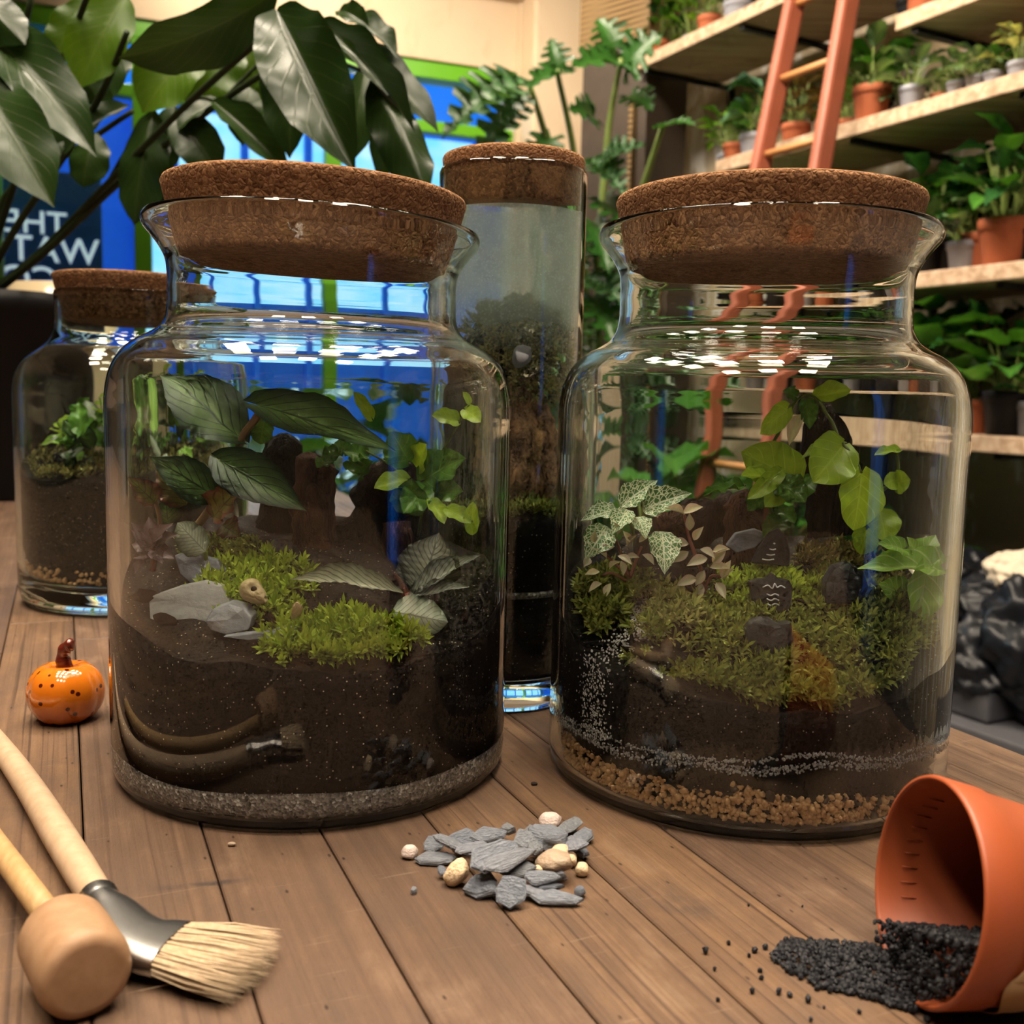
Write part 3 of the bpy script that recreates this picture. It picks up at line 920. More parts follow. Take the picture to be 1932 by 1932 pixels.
MAT['charcoal'] = plain('charcoal', (0.011, 0.011, 0.014), 0.6, 0.5, 60, spec=0.3)
def grain_template(seed):
    bm = bmesh.new(); bmesh.ops.create_icosphere(bm, subdivisions=1, radius=0.5)
    r = random.Random(seed)
    for v in bm.verts: v.co *= r.uniform(0.62, 1.15)
    V = [v.co.copy() for v in bm.verts]; F = [tuple(v.index for v in f.verts) for f in bm.faces]
    bm.free(); return V, F
GT = [grain_template(s) for s in range(6)]
def grains(pts, s0, s1, seed, mb=None, flat=0.8):
    mb = mb or MB(); r = random.Random(seed)
    for p in pts:
        V, F = r.choice(GT)
        s = r.uniform(s0, s1)
        Rm = Euler((r.uniform(0, 6), r.uniform(0, 6), r.uniform(0, 6))).to_matrix()
        D = Matrix.Diagonal((s, s * r.uniform(.7, 1.1), s * flat))
        X = Rm @ D
        mb.add([X @ v + Vector(p) for v in V], F)
    return mb
r_ = random.Random(11)
pts = []
poly = [(1452, 1808), (1480, 1776), (1560, 1778), (1660, 1788), (1690, 1770), (1740, 1760), (1780, 1800), (1790, 1850), (1792, 1905), (1745, 1915), (1690, 1905), (1610, 1880), (1540, 1868), (1490, 1838)]
def inside(x, y, P):
    c = False
    for i in range(len(P)):
        (x0, y0), (x1, y1) = P[i - 1], P[i]
        if (y0 > y) != (y1 > y) and x < (x1 - x0) * (y - y0) / (y1 - y0) + x0: c = not c
    return c
def edge_d(x, y, P):
    best = 1e9
    for i in range(len(P)):
        a, b = Vector(P[i - 1]), Vector(P[i]); p = Vector((x, y)); t = max(0, min(1, (p - a).dot(b - a) / (b - a).length_squared))
        best = min(best, (p - a - (b - a) * t).length)
    return best
while len(pts) < 1500:
    x, y = r_.uniform(1445, 1800), r_.uniform(1755, 1920)
    if inside(x, y, poly):
        e = min(edge_d(x, y, poly) / 45, 1)
        hgt = e * (.004 + .006 * max(0, (x - 1600) / 190))
        pts.append(on_table(x, y) + Vector((0, 0, .0008 + hgt * r_.uniform(.55, 1.0))))
# the part still lying inside the pot
inner = []
PI3 = PM.inverted()
while len(inner) < 2300:
    l = r_.uniform(-.003, .052); a = r_.uniform(-1, 1)
    rr = np.interp(l, [0, .0145, .045, PL], [PR - .001, PR - .004, PB + (PR - PB) * .35 - w, PB - w]) - .0014
    xx = a * rr * .98
    lo = -math.sqrt(max(rr * rr - xx * xx, 0))
    hmax = -.0135 - .42 * xx + .06 * l
    if lo > hmax: continue
    yy = hmax - abs(r_.gauss(0, .0010))
    if l < .016 and r_.random() < .6: yy = lo + (hmax - lo) * r_.uniform(.05, 1) * (.55 + .45 * min(1, (l + .003) / .011))
    inner.append(PM @ Vector((xx, max(yy, lo + .0006), l)))
ch = grains(pts + inner, .0016, .0030, 3).build('charcoal_heap', MAT['charcoal'], smooth=False)
tag(ch, 'heap of black charcoal granules spilling out of the orange pot', 'charcoal', kind='stuff')
LOOSE = [(1331, 1793, 3.4), (1375, 1779, 2.0), (1424, 1792, 2.8), (1443, 1786, 2.6), (1413, 1802, 2.0), (1348, 1828, 1.9), (1434, 1830, 2.2), (1436, 1843, 2.2), (1419, 1869, 2.6), (1354, 1886, 1.8), (1412, 1707, 1.4), (1514, 1709, 1.2), (1530, 1923, 2.0), (1594, 1776, 1.6), (1656, 1771, 3.0), (1622, 1908, 2.0), (1525, 1885, 3.2), (1470, 1870, 2.6), (1490, 1876, 2.4), (1798, 1908, 2.6), (1820, 1904, 3.0), (1750, 1924, 2.4), (1555, 1900, 1.3)]
gm = [grains([Vector()], 1, 1, s).mesh('charcoal_granule', MAT['charcoal'], smooth=False) for s in range(4)]
for i, (px, py, mm) in enumerate(LOOSE):
    s = mm * .001
    o = new_obj('charcoal_granule', gm[i % 4], None, Matrix.Translation(on_table(px, py, s * .33)) @ Matrix.Rotation(i * 1.3, 4, 'Z') @ Matrix.Diagonal((s, s, s, 1)))
    tag(o, 'tiny black charcoal granule lying loose around the spilled heap', 'charcoal', 'loose charcoal granules on the bench')
# ================================================================== leaves
SHAPE = {
    'ovate': [(0, .02), (.07, .24), (.22, .45), (.40, .5), (.60, .42), (.80, .22), (.93, .07), (1, 0)],
    'round': [(0, .06), (.06, .28), (.2, .45), (.45, .5), (.70, .42), (.88, .24), (.97, .08), (1, 0)],
    'heart': [(0, .20), (.10, .41), (.28, .5), (.5, .44), (.75, .24), (.92, .07), (1, 0)],
    'lance': [(0, .03), (.2, .33), (.45, .5), (.7, .38), (.9, .13), (1, 0)],
    'oblong': [(0, .03), (.10, .25), (.3, .45), (.55, .5), (.78, .42), (.92, .18), (.97, .05), (1, 0)],
    'strap': [(0, .2), (.15, .42), (.4, .5), (.7, .4), (.9, .18), (1, 0)],
}
def leaf_mesh(name, mat, shape='ovate', nv=12, nu=3, fold=.12, droop=.15, wave=0.0, wf=3.0, serr=0.0, lobe=0.0, pleat=0.0, npl=9, cuts=0, cut_depth=.6):
    P = SHAPE[shape]
    mb = MB(); vs, uv, fs = [], [], []
    for j in range(nv + 1):
        v = j / nv
        w = float(np.interp(v, [p[0] for p in P], [p[1] for p in P]))
        if j == nv: w = .004
        for i in range(-nu, nu + 1):
            u = i / nu
            ww = w
            if cuts and abs(u) > .3:      # split leaf
                ph = (v * cuts) % 1.0
                if ph > .55: ww = w * (1 - cut_depth * (abs(u) - .3) / .7)
            if serr and abs(u) == 1: ww *= 1 + serr * (1 if j % 2 else -1)
            a = abs(u)
            y = v - lobe * a * (1 - v) ** 3 * 1.6 + (.05 * a if cuts else 0)
            z = fold * a * w * 2 - droop * v * v + droop * .5 * v + wave * a * a * math.sin(v * wf * 2 * PI + (0 if u > 0 else 1.3)) * w * 2
            if pleat: z += pleat * (.25 + .75 * a) * abs(math.sin((v - .35 * a) * npl * PI)) * min(1, w * 4)
            vs.append((u * ww, y, z)); uv.append((.5 + u * .5, v))
    m = 2 * nu + 1
    for j in range(nv):
        for i in range(m - 1):
            q = j * m + i
            fs.append((q, q + 1, q + m + 1, q + m))
    return mb.add(vs, fs, uv).mesh(name, mat)

def leaf_mat(name, c_in, c_edge, c_vein, nveins=7, vw=.12, rough=.4, transl=.25, net=0.0, slant=.35, mid=.06, mott=.25, spec=.5, vein_amt=.8, bump=.15):
    t = NT(name)
    uvs = t.sep(t.coord('UV'))
    a = t.math('MULTIPLY', t.math('ABSOLUTE', t.math('SUBTRACT', uvs[0], .5)), 2.0)
    col = t.mix(t.ramp(a, [(.15, 0), (.95, 1)]), c_in, c_edge)
    n = t.noise(t.coord('UV'), 5, 3)
    col = t.mix(t.math('MULTIPLY', t.ramp(n, [(.35, 0), (.7, 1)]), mott), col, tuple(x * .45 for x in c_edge))
    ph = t.math('PINGPONG', t.math('MULTIPLY', t.math('SUBTRACT', uvs[1], t.math('MULTIPLY', a, slant)), float(nveins)), .5)
    sv = t.ramp(ph, [(0, 1), (vw, 0)])
    mr = t.ramp(a, [(0, 1), (mid, 0)])
    vein = t.math('MAXIMUM', sv, mr)
    if net:
        e = t.voro(t.map(t.coord('UV'), (6 * net, 9 * net, 1)), 1, 'DISTANCE_TO_EDGE')
        vein = t.math('MAXIMUM', vein, t.ramp(e, [(.03, 1), (.09, 0)]))
    col = t.mix(t.math('MULTIPLY', vein, vein_amt), col, c_vein)
    r = t.rand()
    col = t.mix(1.0, col, t.ramp(r, [(0, (.72, .74, .7)), (.5, (1, 1, 1)), (1, (1.22, 1.2, 1.05))]), 'MULTIPLY')
    t.set(base=col, rough=rough, spec=spec)
    if bump: t.bump(vein, bump, .02)
    if transl:
        tr = t.n('ShaderNodeBsdfTranslucent')
        t.put(tr.inputs[0], t.mix(1.0, col, (1.25, 1.15, .5), 'MULTIPLY'))
        mx = t.n('ShaderNodeMixShader'); mx.inputs[0].default_value = transl
        t.t.links.new(t.b.outputs[0], mx.inputs[1]); t.t.links.new(tr.outputs[0], mx.inputs[2])
        t.t.links.new(mx.outputs[0], t.out.inputs['Surface'])
    return t.m

MAT['lf_begonia'] = leaf_mat('dark_patterned_leaf', (.12, .21, .06), (.014, .04, .019), (.014, .036, .018), 6, .10, .42, .15, mott=.55, slant=.5, spec=.25, vein_amt=.95)
MAT['lf_red'] = leaf_mat('reddish_leaf', (.24, .26, .06), (.17, .035, .03), (.09, .025, .02), 5, .12, .35, .2)
MAT['lf_fig'] = leaf_mat('fresh_green_leaf', (.42, .60, .05), (.34, .52, .04), (.58, .72, .16), 5, .07, .28, .42, vein_amt=.5)
MAT['lf_figdark'] = leaf_mat('mid_green_leaf', (.13, .29, .04), (.09, .23, .03), (.24, .40, .09), 5, .08, .25, .25, vein_amt=.5)
MAT['lf_pilea'] = leaf_mat('pleated_silver_leaf', (.46, .48, .40), (.10, .115, .085), (.03, .03, .024), 11, .2, .32, .05, slant=.38, vein_amt=.7)
MAT['lf_pilea2'] = leaf_mat('silver_green_leaf', (.48, .53, .44), (.09, .12, .07), (.035, .045, .03), 10, .16, .32, .05, slant=.3, vein_amt=.6)
MAT['lf_fitt'] = leaf_mat('white_veined_leaf', (.09, .24, .07), (.08, .22, .06), (.85, .88, .66), 6, .12, .4, .15, net=1.15, slant=.45, mid=.09, vein_amt=1.0)
MAT['lf_pink'] = leaf_mat('pale_pink_leaf', (.66, .66, .46), (.66, .50, .46), (.75, .52, .5), 3, .05, .35, .25, vein_amt=.3)
MAT['lf_purple'] = leaf_mat('purple_grey_leaf', (.33, .27, .30), (.17, .11, .14), (.36, .2, .26), 5, .1, .4, .1)
MAT['lf_synd'] = leaf_mat('arrow_leaf', (.34, .56, .11), (.24, .46, .05), (.58, .7, .32), 5, .12, .25, .3, vein_amt=.7, mott=.1)
MAT['stem_brown'] = plain('brown_stem', (.24, .15, .07), .5, .25, 60)
MAT['stem_dark'] = plain('dark_green_stalk', (.016, .026, .008), .5, .3, 40, spec=.2)
MAT['stem_green'] = plain('green_stem', (.16, .22, .05), .45, .2, 60)
MAT['stem_red'] = plain('reddish_stem', (.22, .07, .05), .45, .2, 60)

LM = {
    'begonia': leaf_mesh('leaf', MAT['lf_begonia'], 'ovate', 18, 4, .06, .16, .025, 2, .02, lobe=.08),
    'red': leaf_mesh('leaf', MAT['lf_red'], 'ovate', 16, 3, .22, .2, .1, 3, .05),
    'fig': leaf_mesh('leaf', MAT['lf_fig'], 'round', 12, 3, .14, .12, .06, 2, lobe=.08),
    'figdark': leaf_mesh('leaf', MAT['lf_figdark'], 'round', 12, 3, .18, .15, .12, 2.5, lobe=.1),
    'pilea': leaf_mesh('leaf', MAT['lf_pilea'], 'lance', 60, 4, .14, .08, .02, 2, .015, pleat=.016, npl=11),
    'pilea2': leaf_mesh('leaf', MAT['lf_pilea2'], 'round', 60, 4, -.12, .10, .03, 3, .02, pleat=.016, npl=10),
    'fitt': leaf_mesh('leaf', MAT['lf_fitt'], 'ovate', 14, 3, .16, .22, .06, 3),
    'pink': leaf_mesh('leaf', MAT['lf_pink'], 'lance', 8, 2, .25, .12),
    'purple': leaf_mesh('leaf', MAT['lf_purple'], 'ovate', 10, 2, .2, .2, .08, 3),
    'synd': leaf_mesh('leaf', MAT['lf_synd'], 'heart', 16, 4, .15, .15, .06, 2, lobe=.16),
}
CUR = [None]      # jar (centre, radius) whose planting is being laid out: keeps everything inside the glass
def keep(p, m=1.0):
    if CUR[0] is None: return p
    c, r = CUR[0]; d = math.hypot(p.x - c.x, p.y - c.y)
    if d > r * m: p = Vector((c.x + (p.x - c.x) * r * m / d, c.y + (p.y - c.y) * r * m / d, p.z))
    return p
def keep_mesh(mb):
    if CUR[0] is not None: mb.v = [tuple(keep(Vector(v), 1.035)) for v in mb.v]
    return mb
def leaf(kind, base, tip, wpx, Yb, Yt=None, n=(0, -.8, .6), parent=None, name='leaf'):
    Yt = Yb if Yt is None else Yt
    b, t = keep(at(*base, Yb), .97), keep(at(*tip, Yt), .985)
    w = wpx * (b - EYE).length / F_PX
    R, o = frame(b, t - b, n)
    L = (t - b).length
    M = Matrix.Translation(b) @ R.to_4x4() @ Matrix.Diagonal((w, L, max(L, w), 1))
    return new_obj(name, LM[kind] if isinstance(kind, str) else kind, parent, M)
def stem(path, rad, mat, parent, name='stem', n=7):
    pts = spline([keep(at(*p), .98) for p in path], 5)
    r0, r1 = rad if hasattr(rad, '__len__') else (rad, rad)
    k = len(pts)
    return MB().tube(pts, [r0 + (r1 - r0) * i / (k - 1) for i in range(k)], n).build(name, MAT[mat], parent)

# ================================================================== earth layers
def inner_r(z, k=1.0):
    return float(np.interp(z, [.0038, .0052, .0086, .0140, .03, .17], [.0832, .0886, .0906, .0910, .0909, .0908])) * k
def fill(name, c, rfun, zb, zt, mat, label, cat='soil', nr=26, na=112, inset=0.0):
    """closed body of earth between two height functions zb, zt (dx, dy)"""
    mb = MB(); vs, fs = [], []
    def ring(fn, f):
        out = []
        for i in range(na):
            a = 2 * PI * i / na
            ca, sa = math.cos(a), math.sin(a)
            r = .085 * f; z = fn(r * ca, r * sa)
            R = rfun(z) - inset
            out.append((c.x + R * f * ca, c.y + R * f * sa, fn(R * f * ca, R * f * sa)))
        return out
    fr_ = [i / nr for i in range(1, nr + 1)]
    top = [ring(zt, f) for f in fr_]; bot = [ring(zb, f) for f in fr_]
    vs.append((c.x, c.y, zt(0, 0)))
    for rg in top: vs += rg
    for k in range(nr - 1):
        for i in range(na):
            j = (i + 1) % na
            A = 1 + k * na
            fs.append((A + i, A + na + i, A + na + j, A + j))
    for i in range(na): fs.append((0, 1 + i, 1 + (i + 1) % na))
    # side wall with a few rings
    prev = 1 + (nr - 1) * na
    S = 6
    for s in range(1, S + 1):
        st = len(vs)
        for i in range(na):
            a = 2 * PI * i / na
            z = top[-1][i][2] + (bot[-1][i][2] - top[-1][i][2]) * s / S
            R = rfun(z) - inset
            vs.append((c.x + R * math.cos(a), c.y + R * math.sin(a), z))
        for i in range(na):
            j = (i + 1) % na
            fs.append((prev + i, st + i, st + j, prev + j))
        prev = st
    vs.append((c.x, c.y, zb(0, 0)))
    for i in range(na): fs.append((prev + (i + 1) % na, prev + i, len(vs) - 1))
    o = mb.add(vs, fs).build(name, mat)
    return tag(o, label, cat, kind='stuff')

def m_earth(name, a, b, speck=(.35, .3, .25), dens=.10, sc=1.0, rough=.75, wet=0.3, bscale=1.0):
    t = NT(name)
    co = t.coord()
    f = t.noise(co, 90 * sc, 6, .7)
    g = t.noise(co, 22, 3)
    c = t.mix(t.ramp(f, [(.3, 0), (.72, 1)]), a, b)
    c = t.mix(t.math('MULTIPLY', t.ramp(g, [(.4, 0), (.7, 1)]), .5), c, tuple(x * .4 for x in a))
    v = t.n('ShaderNodeTexVoronoi'); t.put(v.inputs['Vector'], co); v.inputs['Scale'].default_value = 780 * sc
    keep = t.ramp(t.sep(v.outputs['Color'])[0], [(1 - dens - .02, 0), (1 - dens, 1)])
    dot = t.math('MULTIPLY', t.ramp(v.outputs['Distance'], [(.18, 1), (.32, 0)]), keep)
    c = t.mix(dot, c, speck)
    t.set(base=c, rough=rough, spec=wet)
    t.bump(f, .7, .002 * bscale)
    return t.m
MAT['soil_dark'] = m_earth('dark_peat', (.006, .0033, .002), (.026, .0135, .0075), (.40, .33, .24), .10)
MAT['soil_black'] = m_earth('black_soil', (.004, .0026, .002), (.017, .0105, .007), (.34, .29, .22), .09)
def m_sand(name, a, b):
    t = NT(name); co = t.coord()
    v = t.n('ShaderNodeTexVoronoi'); t.put(v.inputs['Vector'], co); v.inputs['Scale'].default_value = 900
    g = t.sep(v.outputs['Color'])
    c = t.ramp(g[0], [(0, tuple(x * .55 for x in a)), (.4, a), (.85, b), (.93, (.55, .53, .5)), (1, (.68, .65, .6))])
    t.set(base=c, rough=.8, spec=.3); t.bump(v.outputs['Distance'], .6, .0012)
    return t.m
MAT['sand'] = m_sand('grey_sand', (.25, .22, .195), (.36, .325, .29))
MAT['grit'] = plain('pale_grit', (.36, .35, .34), .7, .3, 300)
MAT['grit_white'] = plain('white_grit', (.62, .60, .58), .7, .25, 300)
MAT['clay'] = plain('orange_clay_pebble', (.62, .37, .175), .75, .3, 160, bump=.3)
MAT['clay_dark'] = plain('dark_wet_pebble', (.05, .035, .026), .6, .4, 160)
def m_bark(name, a, b, sc=(40, 40, 9)):
    t = NT(name); co = t.coord()
    f = t.noise(t.map(co, sc), 2.2, 6, .7, .6)
    t.set(base=t.mix(t.ramp(f, [(.35, 0), (.65, 1)]), a, b), rough=.75, spec=.3)
    t.bump(f, 1.0, .006)
    return t.m
MAT['bark'] = m_bark('dark_bark', (.012, .007, .005), (.055, .030, .020))
MAT['bark_red'] = m_bark('red_brown_bark', (.035, .013, .008), (.14, .058, .032))
MAT['bark_orange'] = m_bark('orange_bark', (.10, .042, .02), (.60, .31, .15), (60, 60, 40))
MAT['bark_black'] = m_bark('black_wood', (.005, .0045, .004), (.016, .013, .010))

def m_moss(name, tip, root, var):
    t = NT(name)
    v = t.sep(t.coord('UV'))[1]
    n = t.noise(t.coord(), 170, 2)
    c = t.mix(t.ramp(n, [(.35, 0), (.65, 1)]), tip, var)
    c = t.mix(t.ramp(v, [(.1, 1), (.72, 0)]), c, root)  # brown moss base, darkened further as painted shade between the tufts
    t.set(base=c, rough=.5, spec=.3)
    tr = t.n('ShaderNodeBsdfTranslucent'); t.put(tr.inputs[0], c)
    mx = t.n('ShaderNodeMixShader'); mx.inputs[0].default_value = .15
    t.t.links.new(t.b.outputs[0], mx.inputs[1]); t.t.links.new(tr.outputs[0], mx.inputs[2]); t.t.links.new(mx.outputs[0], t.out.inputs['Surface'])
    return t.m
MAT['moss_bright'] = m_moss('bright_moss', (.56, .68, .07), (.06, .045, .012), (.28, .42, .03))
MAT['moss_olive'] = m_moss('olive_moss', (.40, .42, .08), (.05, .036, .014), (.17, .23, .03))
MAT['moss_tan'] = m_moss('dry_moss', (.52, .48, .17), (.08, .055, .024), (.30, .33, .08))
MAT['moss_dark'] = m_moss('dark_moss', (.24, .24, .05), (.05, .034, .014), (.30, .22, .07))

def moss(name, pts, mat, label, ln=(.005, .010), nb=9, seed=1, lean=None, wid=.00068):
    """star-shaped shoots at the given (point, normal) list"""
    r = random.Random(seed); mb = MB()
    for p, nrm in pts:
        p = Vector(p); nrm = Vector(nrm).normalized()
        h = r.uniform(*ln)
        axis = (nrm + Vector((r.gauss(0, .22), r.gauss(0, .22), r.gauss(0, .12)))).normalized()
        sx = axis.cross(Vector((.3, .8, .1))).normalized(); sy = axis.cross(sx)
        for b in range(nb):
            a = b * 2.4 + r.uniform(-.3, .3)
            f = b / nb
            q = p + axis * h * (f * .75)
            el = 1.15 - .75 * f
            d = ((sx * math.cos(a) + sy * math.sin(a)) * math.sin(el) + axis * math.cos(el)).normalized()
            L = h * r.uniform(.45, .7)
            s = d.cross(axis)
            s = s.normalized() * wid if s.length > 1e-6 else sx * wid
            m_ = q + d * L * .5 + axis * L * .08
            e = q + d * L * .95 - axis * L * .10 * (1 - f)
            mb.add([q - s * .6, q + s * .6, m_ + s, m_ - s, e], [(0, 1, 2, 3), (3, 2, 4)], [(0, .15 + .5 * f), (1, .15 + .5 * f), (1, .4 + .5 * f), (0, .4 + .5 * f), (.5, 1)])
    o = keep_mesh(mb).build(name, mat)
    return tag(o, label, 'moss', kind='stuff')

def prism(pts_px, Y, thick, mat, name, parent=None, bev=.0006, lean=0.0, rough_n=0):
    """flat stone with an outline given on the photograph, standing at depth Y with real thickness"""
    c = Vector()
    front = [keep(at(px, py, Y), .97) for px, py in pts_px]
    zmin = min(p.z for p in front)
    front = [p + Vector((0, lean * (p.z - zmin), 0)) for p in front]
    n = len(front)
    mb = MB()
    cen = sum(front, Vector()) / n
    r = random.Random(int(pts_px[0][0]))
    mid = [cen + (p - cen) * .62 + Vector((0, -thick * r.uniform(.0, .16), 0)) for p in front]
    back = [p + Vector((0, thick, 0)) for p in front]
    vs = front + mid + [cen + Vector((0, -thick * .08, 0))] + back
    fs = []
    for i in range(n):
        j = (i + 1) % n
        fs.append((i, j, n + j, n + i)); fs.append((n + i, n + j, 2 * n))
        fs.append((j, i, 2 * n + 1 + i, 2 * n + 1 + j))
    fs.append(tuple(2 * n + 1 + i for i in range(n))[::-1])
    o = mb.add(vs, fs).build(name, mat, parent, smooth=False, weld=1e-6)
    if bev:
        b = o.modifiers.new('bevel', 'BEVEL'); b.width = bev; b.segments = 2; b.limit_method = 'ANGLE'
    return o

def rough_post(path, radii, mat, name, parent=None, n=18, amp=.18, seed=1, flat=1.0):
    """knobbly piece of wood along world points"""
    pts = spline([tuple(p) for p in path], 6); k = len(pts)
    rad = [np.interp(i / (k - 1), np.linspace(0, 1, len(radii)), radii) for i in range(k)]
    mb = MB(); mb.tube(pts, rad, n)
    vs = []
    for i, v in enumerate(mb.v):
        ci = min(i // n, k - 1); c = Vector(pts[ci]); p = Vector(v) - c
        s = 1 + amp * noise3(Vector(v) * 120, 1, seed) + amp * .7 * noise3(Vector(v) * 330, 1, seed * 2.2)
        p = p * s; p.y *= flat
        vs.append(tuple(c + p))
    mb.v = vs
    return keep_mesh(mb).build(name, mat, parent, weld=1e-7)

# ================================================================== LEFT JAR (grey sand)
def hl_sand(dx, dy): return .0165 + .0008 * math.sin(dx * 60 + 1) + .0006 * math.sin(dy * 90)
def hl(dx, dy):
    base = .0690 + .34 * max(0, dy + .078) * (1 if dy < .03 else 1) - .06 * dx
    if dy > .03: base -= .30 * (dy - .03)
    return base + .0022 * math.sin(dx * 75 + 2) * math.cos(dy * 60) + .001 * math.sin(dx * 210 + dy * 160)
kL = .982
CUR[0] = (LJ, .0862)
fill('sand_layer', LJ, lambda z: inner_r(z, kL), lambda x, y: .0038, hl_sand, MAT['sand'], 'layer of grey sand at the bottom of the jar', 'sand', inset=-.0010)
fill('soil_fill', LJ, lambda z: inner_r(z, kL), lambda x, y: hl_sand(x, y) + .0002, hl, MAT['soil_dark'], 'dark brown soil with slate and plants above the grey sand layer', 'soil', inset=-.0012)
# loose sand grains along the glass
r_ = random.Random(4)
gp = []
for i in range(400):
    a = r_.uniform(0, 2 * PI); dx, dy = math.cos(a), math.sin(a); z = hl_sand(.09 * dx, .09 * dy) + r_.uniform(-.0006, .0007)
    R = inner_r(z, kL) + .0009
    gp.append((LJ.x + R * dx, LJ.y + R * dy, z))
tag(grains(gp, .0007, .0013, 8).build('sand_grains', MAT['sand'], smooth=False), 'loose grains along the top edge of the grey sand layer', 'sand', kind='stuff')

def surf_pts(c, hf, test, n, seed, tilt=.5, lift=0.0, bump=.0):
    r = random.Random(seed); out = []
    while len(out) < n:
        dx, dy = r.uniform(-.088, .088), r.uniform(-.088, .088)
        if dx * dx + dy * dy > .0855 ** 2: continue
        w = test(dx, dy)
        if w <= 0 or r.random() > w: continue
        e = 1e-3
        z = hf(dx, dy) + lift * min(1, w * 1.5) * (.75 + .6 * noise3((dx * 170, dy * 170, seed), 1, seed))
        nn = Vector((-(hf(dx + e, dy) - hf(dx - e, dy)) / (2 * e), -(hf(dx, dy + e) - hf(dx, dy - e)) / (2 * e), 1))
        nn = nn + Vector((0, -tilt, 0))
        out.append(((c.x + dx, c.y + dy, z), nn))
    return out
def blob(cx, cy, rx, ry):
    return lambda x, y: 1.25 - ((x - cx) / rx) ** 2 - ((y - cy) / ry) ** 2
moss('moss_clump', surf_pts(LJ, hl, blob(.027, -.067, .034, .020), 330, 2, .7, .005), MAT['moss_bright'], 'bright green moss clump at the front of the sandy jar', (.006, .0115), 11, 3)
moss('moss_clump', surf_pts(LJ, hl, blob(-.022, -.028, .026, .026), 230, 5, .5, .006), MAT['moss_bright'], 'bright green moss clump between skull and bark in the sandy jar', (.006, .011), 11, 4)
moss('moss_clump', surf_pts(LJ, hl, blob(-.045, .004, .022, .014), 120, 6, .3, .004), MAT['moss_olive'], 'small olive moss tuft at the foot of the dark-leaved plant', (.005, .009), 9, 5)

# wood
w1 = empty('bark_post', at(600, 1050, .525), 'red-brown wooden post standing in the middle of the sandy jar', 'bark')
rough_post([at(596, 1085, .525), at(590, 1000, .525), at(592, 930, .527), at(600, 876, .53), at(606, 862, .531)], [.0125, .0118, .0110, .0105, .0060], MAT['bark_red'], 'post', w1, seed=3)
tag(rough_post([at(545, 1090, .548), at(540, 980, .548), at(535, 900, .55), at(540, 850, .55), at(556, 828, .55)], [.017, .016, .014, .011, .005], MAT['bark_black'], 'black_stump', seed=5), 'black charred stump behind the red-brown post', 'bark')
tag(rough_post([at(640, 1040, .54), at(735, 1025, .545), at(835, 1035, .54)], [.018, .024, .018], MAT['bark_black'], 'black_log', seed=9, amp=.22), 'black log lying across the back of the sandy jar', 'bark')
tag(rough_post([at(680, 965, .54), at(745, 930, .545), at(815, 955, .54)], [.012, .019, .012], MAT['bark'], 'dark_bark_piece', seed=12, amp=.22), 'dark bark piece on top of the black log', 'bark')
tag(rough_post([at(760, 1110, .52), at(752, 1040, .522), at(748, 985, .525)], [.009, .008, .007], MAT['bark_red'], 'bark_stick', seed=15), 'thin red-brown stick beside the pleated leaves', 'bark')

# dark patterned plant
pa = empty('dark_leaf_plant', at(365, 1000, .505), 'tall plant with large dark patterned leaves in the sandy jar', 'plant')
stem([(362, 1003, .505), (395, 960, .50), (428, 910, .495), (445, 860, .492), (462, 815, .49), (492, 782, .485)], (.0022, .0017), 'stem_brown', pa)
leaf('begonia', (448, 822), (284, 706), 118, .492, .515, (.2, -.7, .5), pa)
leaf('begonia', (488, 772), (742, 836), 82, .485, .458, (-.1, -.75, .7), pa)
leaf('begonia', (404, 936), (284, 858), 82, .487, .478, (.25, -.75, .5), pa)
leaf('begonia', (416, 868), (572, 956), 92, .478, .455, (-.1, -.85, .45), pa)
leaf('red', (402, 976), (458, 912), 62, .485, .475, (-.2, -.9, .2), pa)
leaf('red', (350, 952), (292, 885), 62, .49, .486, (.3, -.9, .3), pa)
leaf('red', (293, 948), (234, 900), 46, .47, .46, (.1, -.8, .5), pa)
leaf('figdark', (498, 795), (490, 838), 48, .50, .50, (0, -.9, .3), pa)
leaf('red', (420, 990), (450, 1010), 50, .495, .49, (0, -.8, .5), pa)
stem([(302, 1010, .475), (301, 975, .474), (293, 945, .472)], (.0013, .0010), 'stem_brown', pa)
stem([(428, 912, .495), (410, 905, .49), (416, 868, .478)], (.0009, .0007), 'stem_brown', pa)
leaf('begonia', (300, 985), (232, 935), 60, .52, .525, (0, -.9, .2), pa)

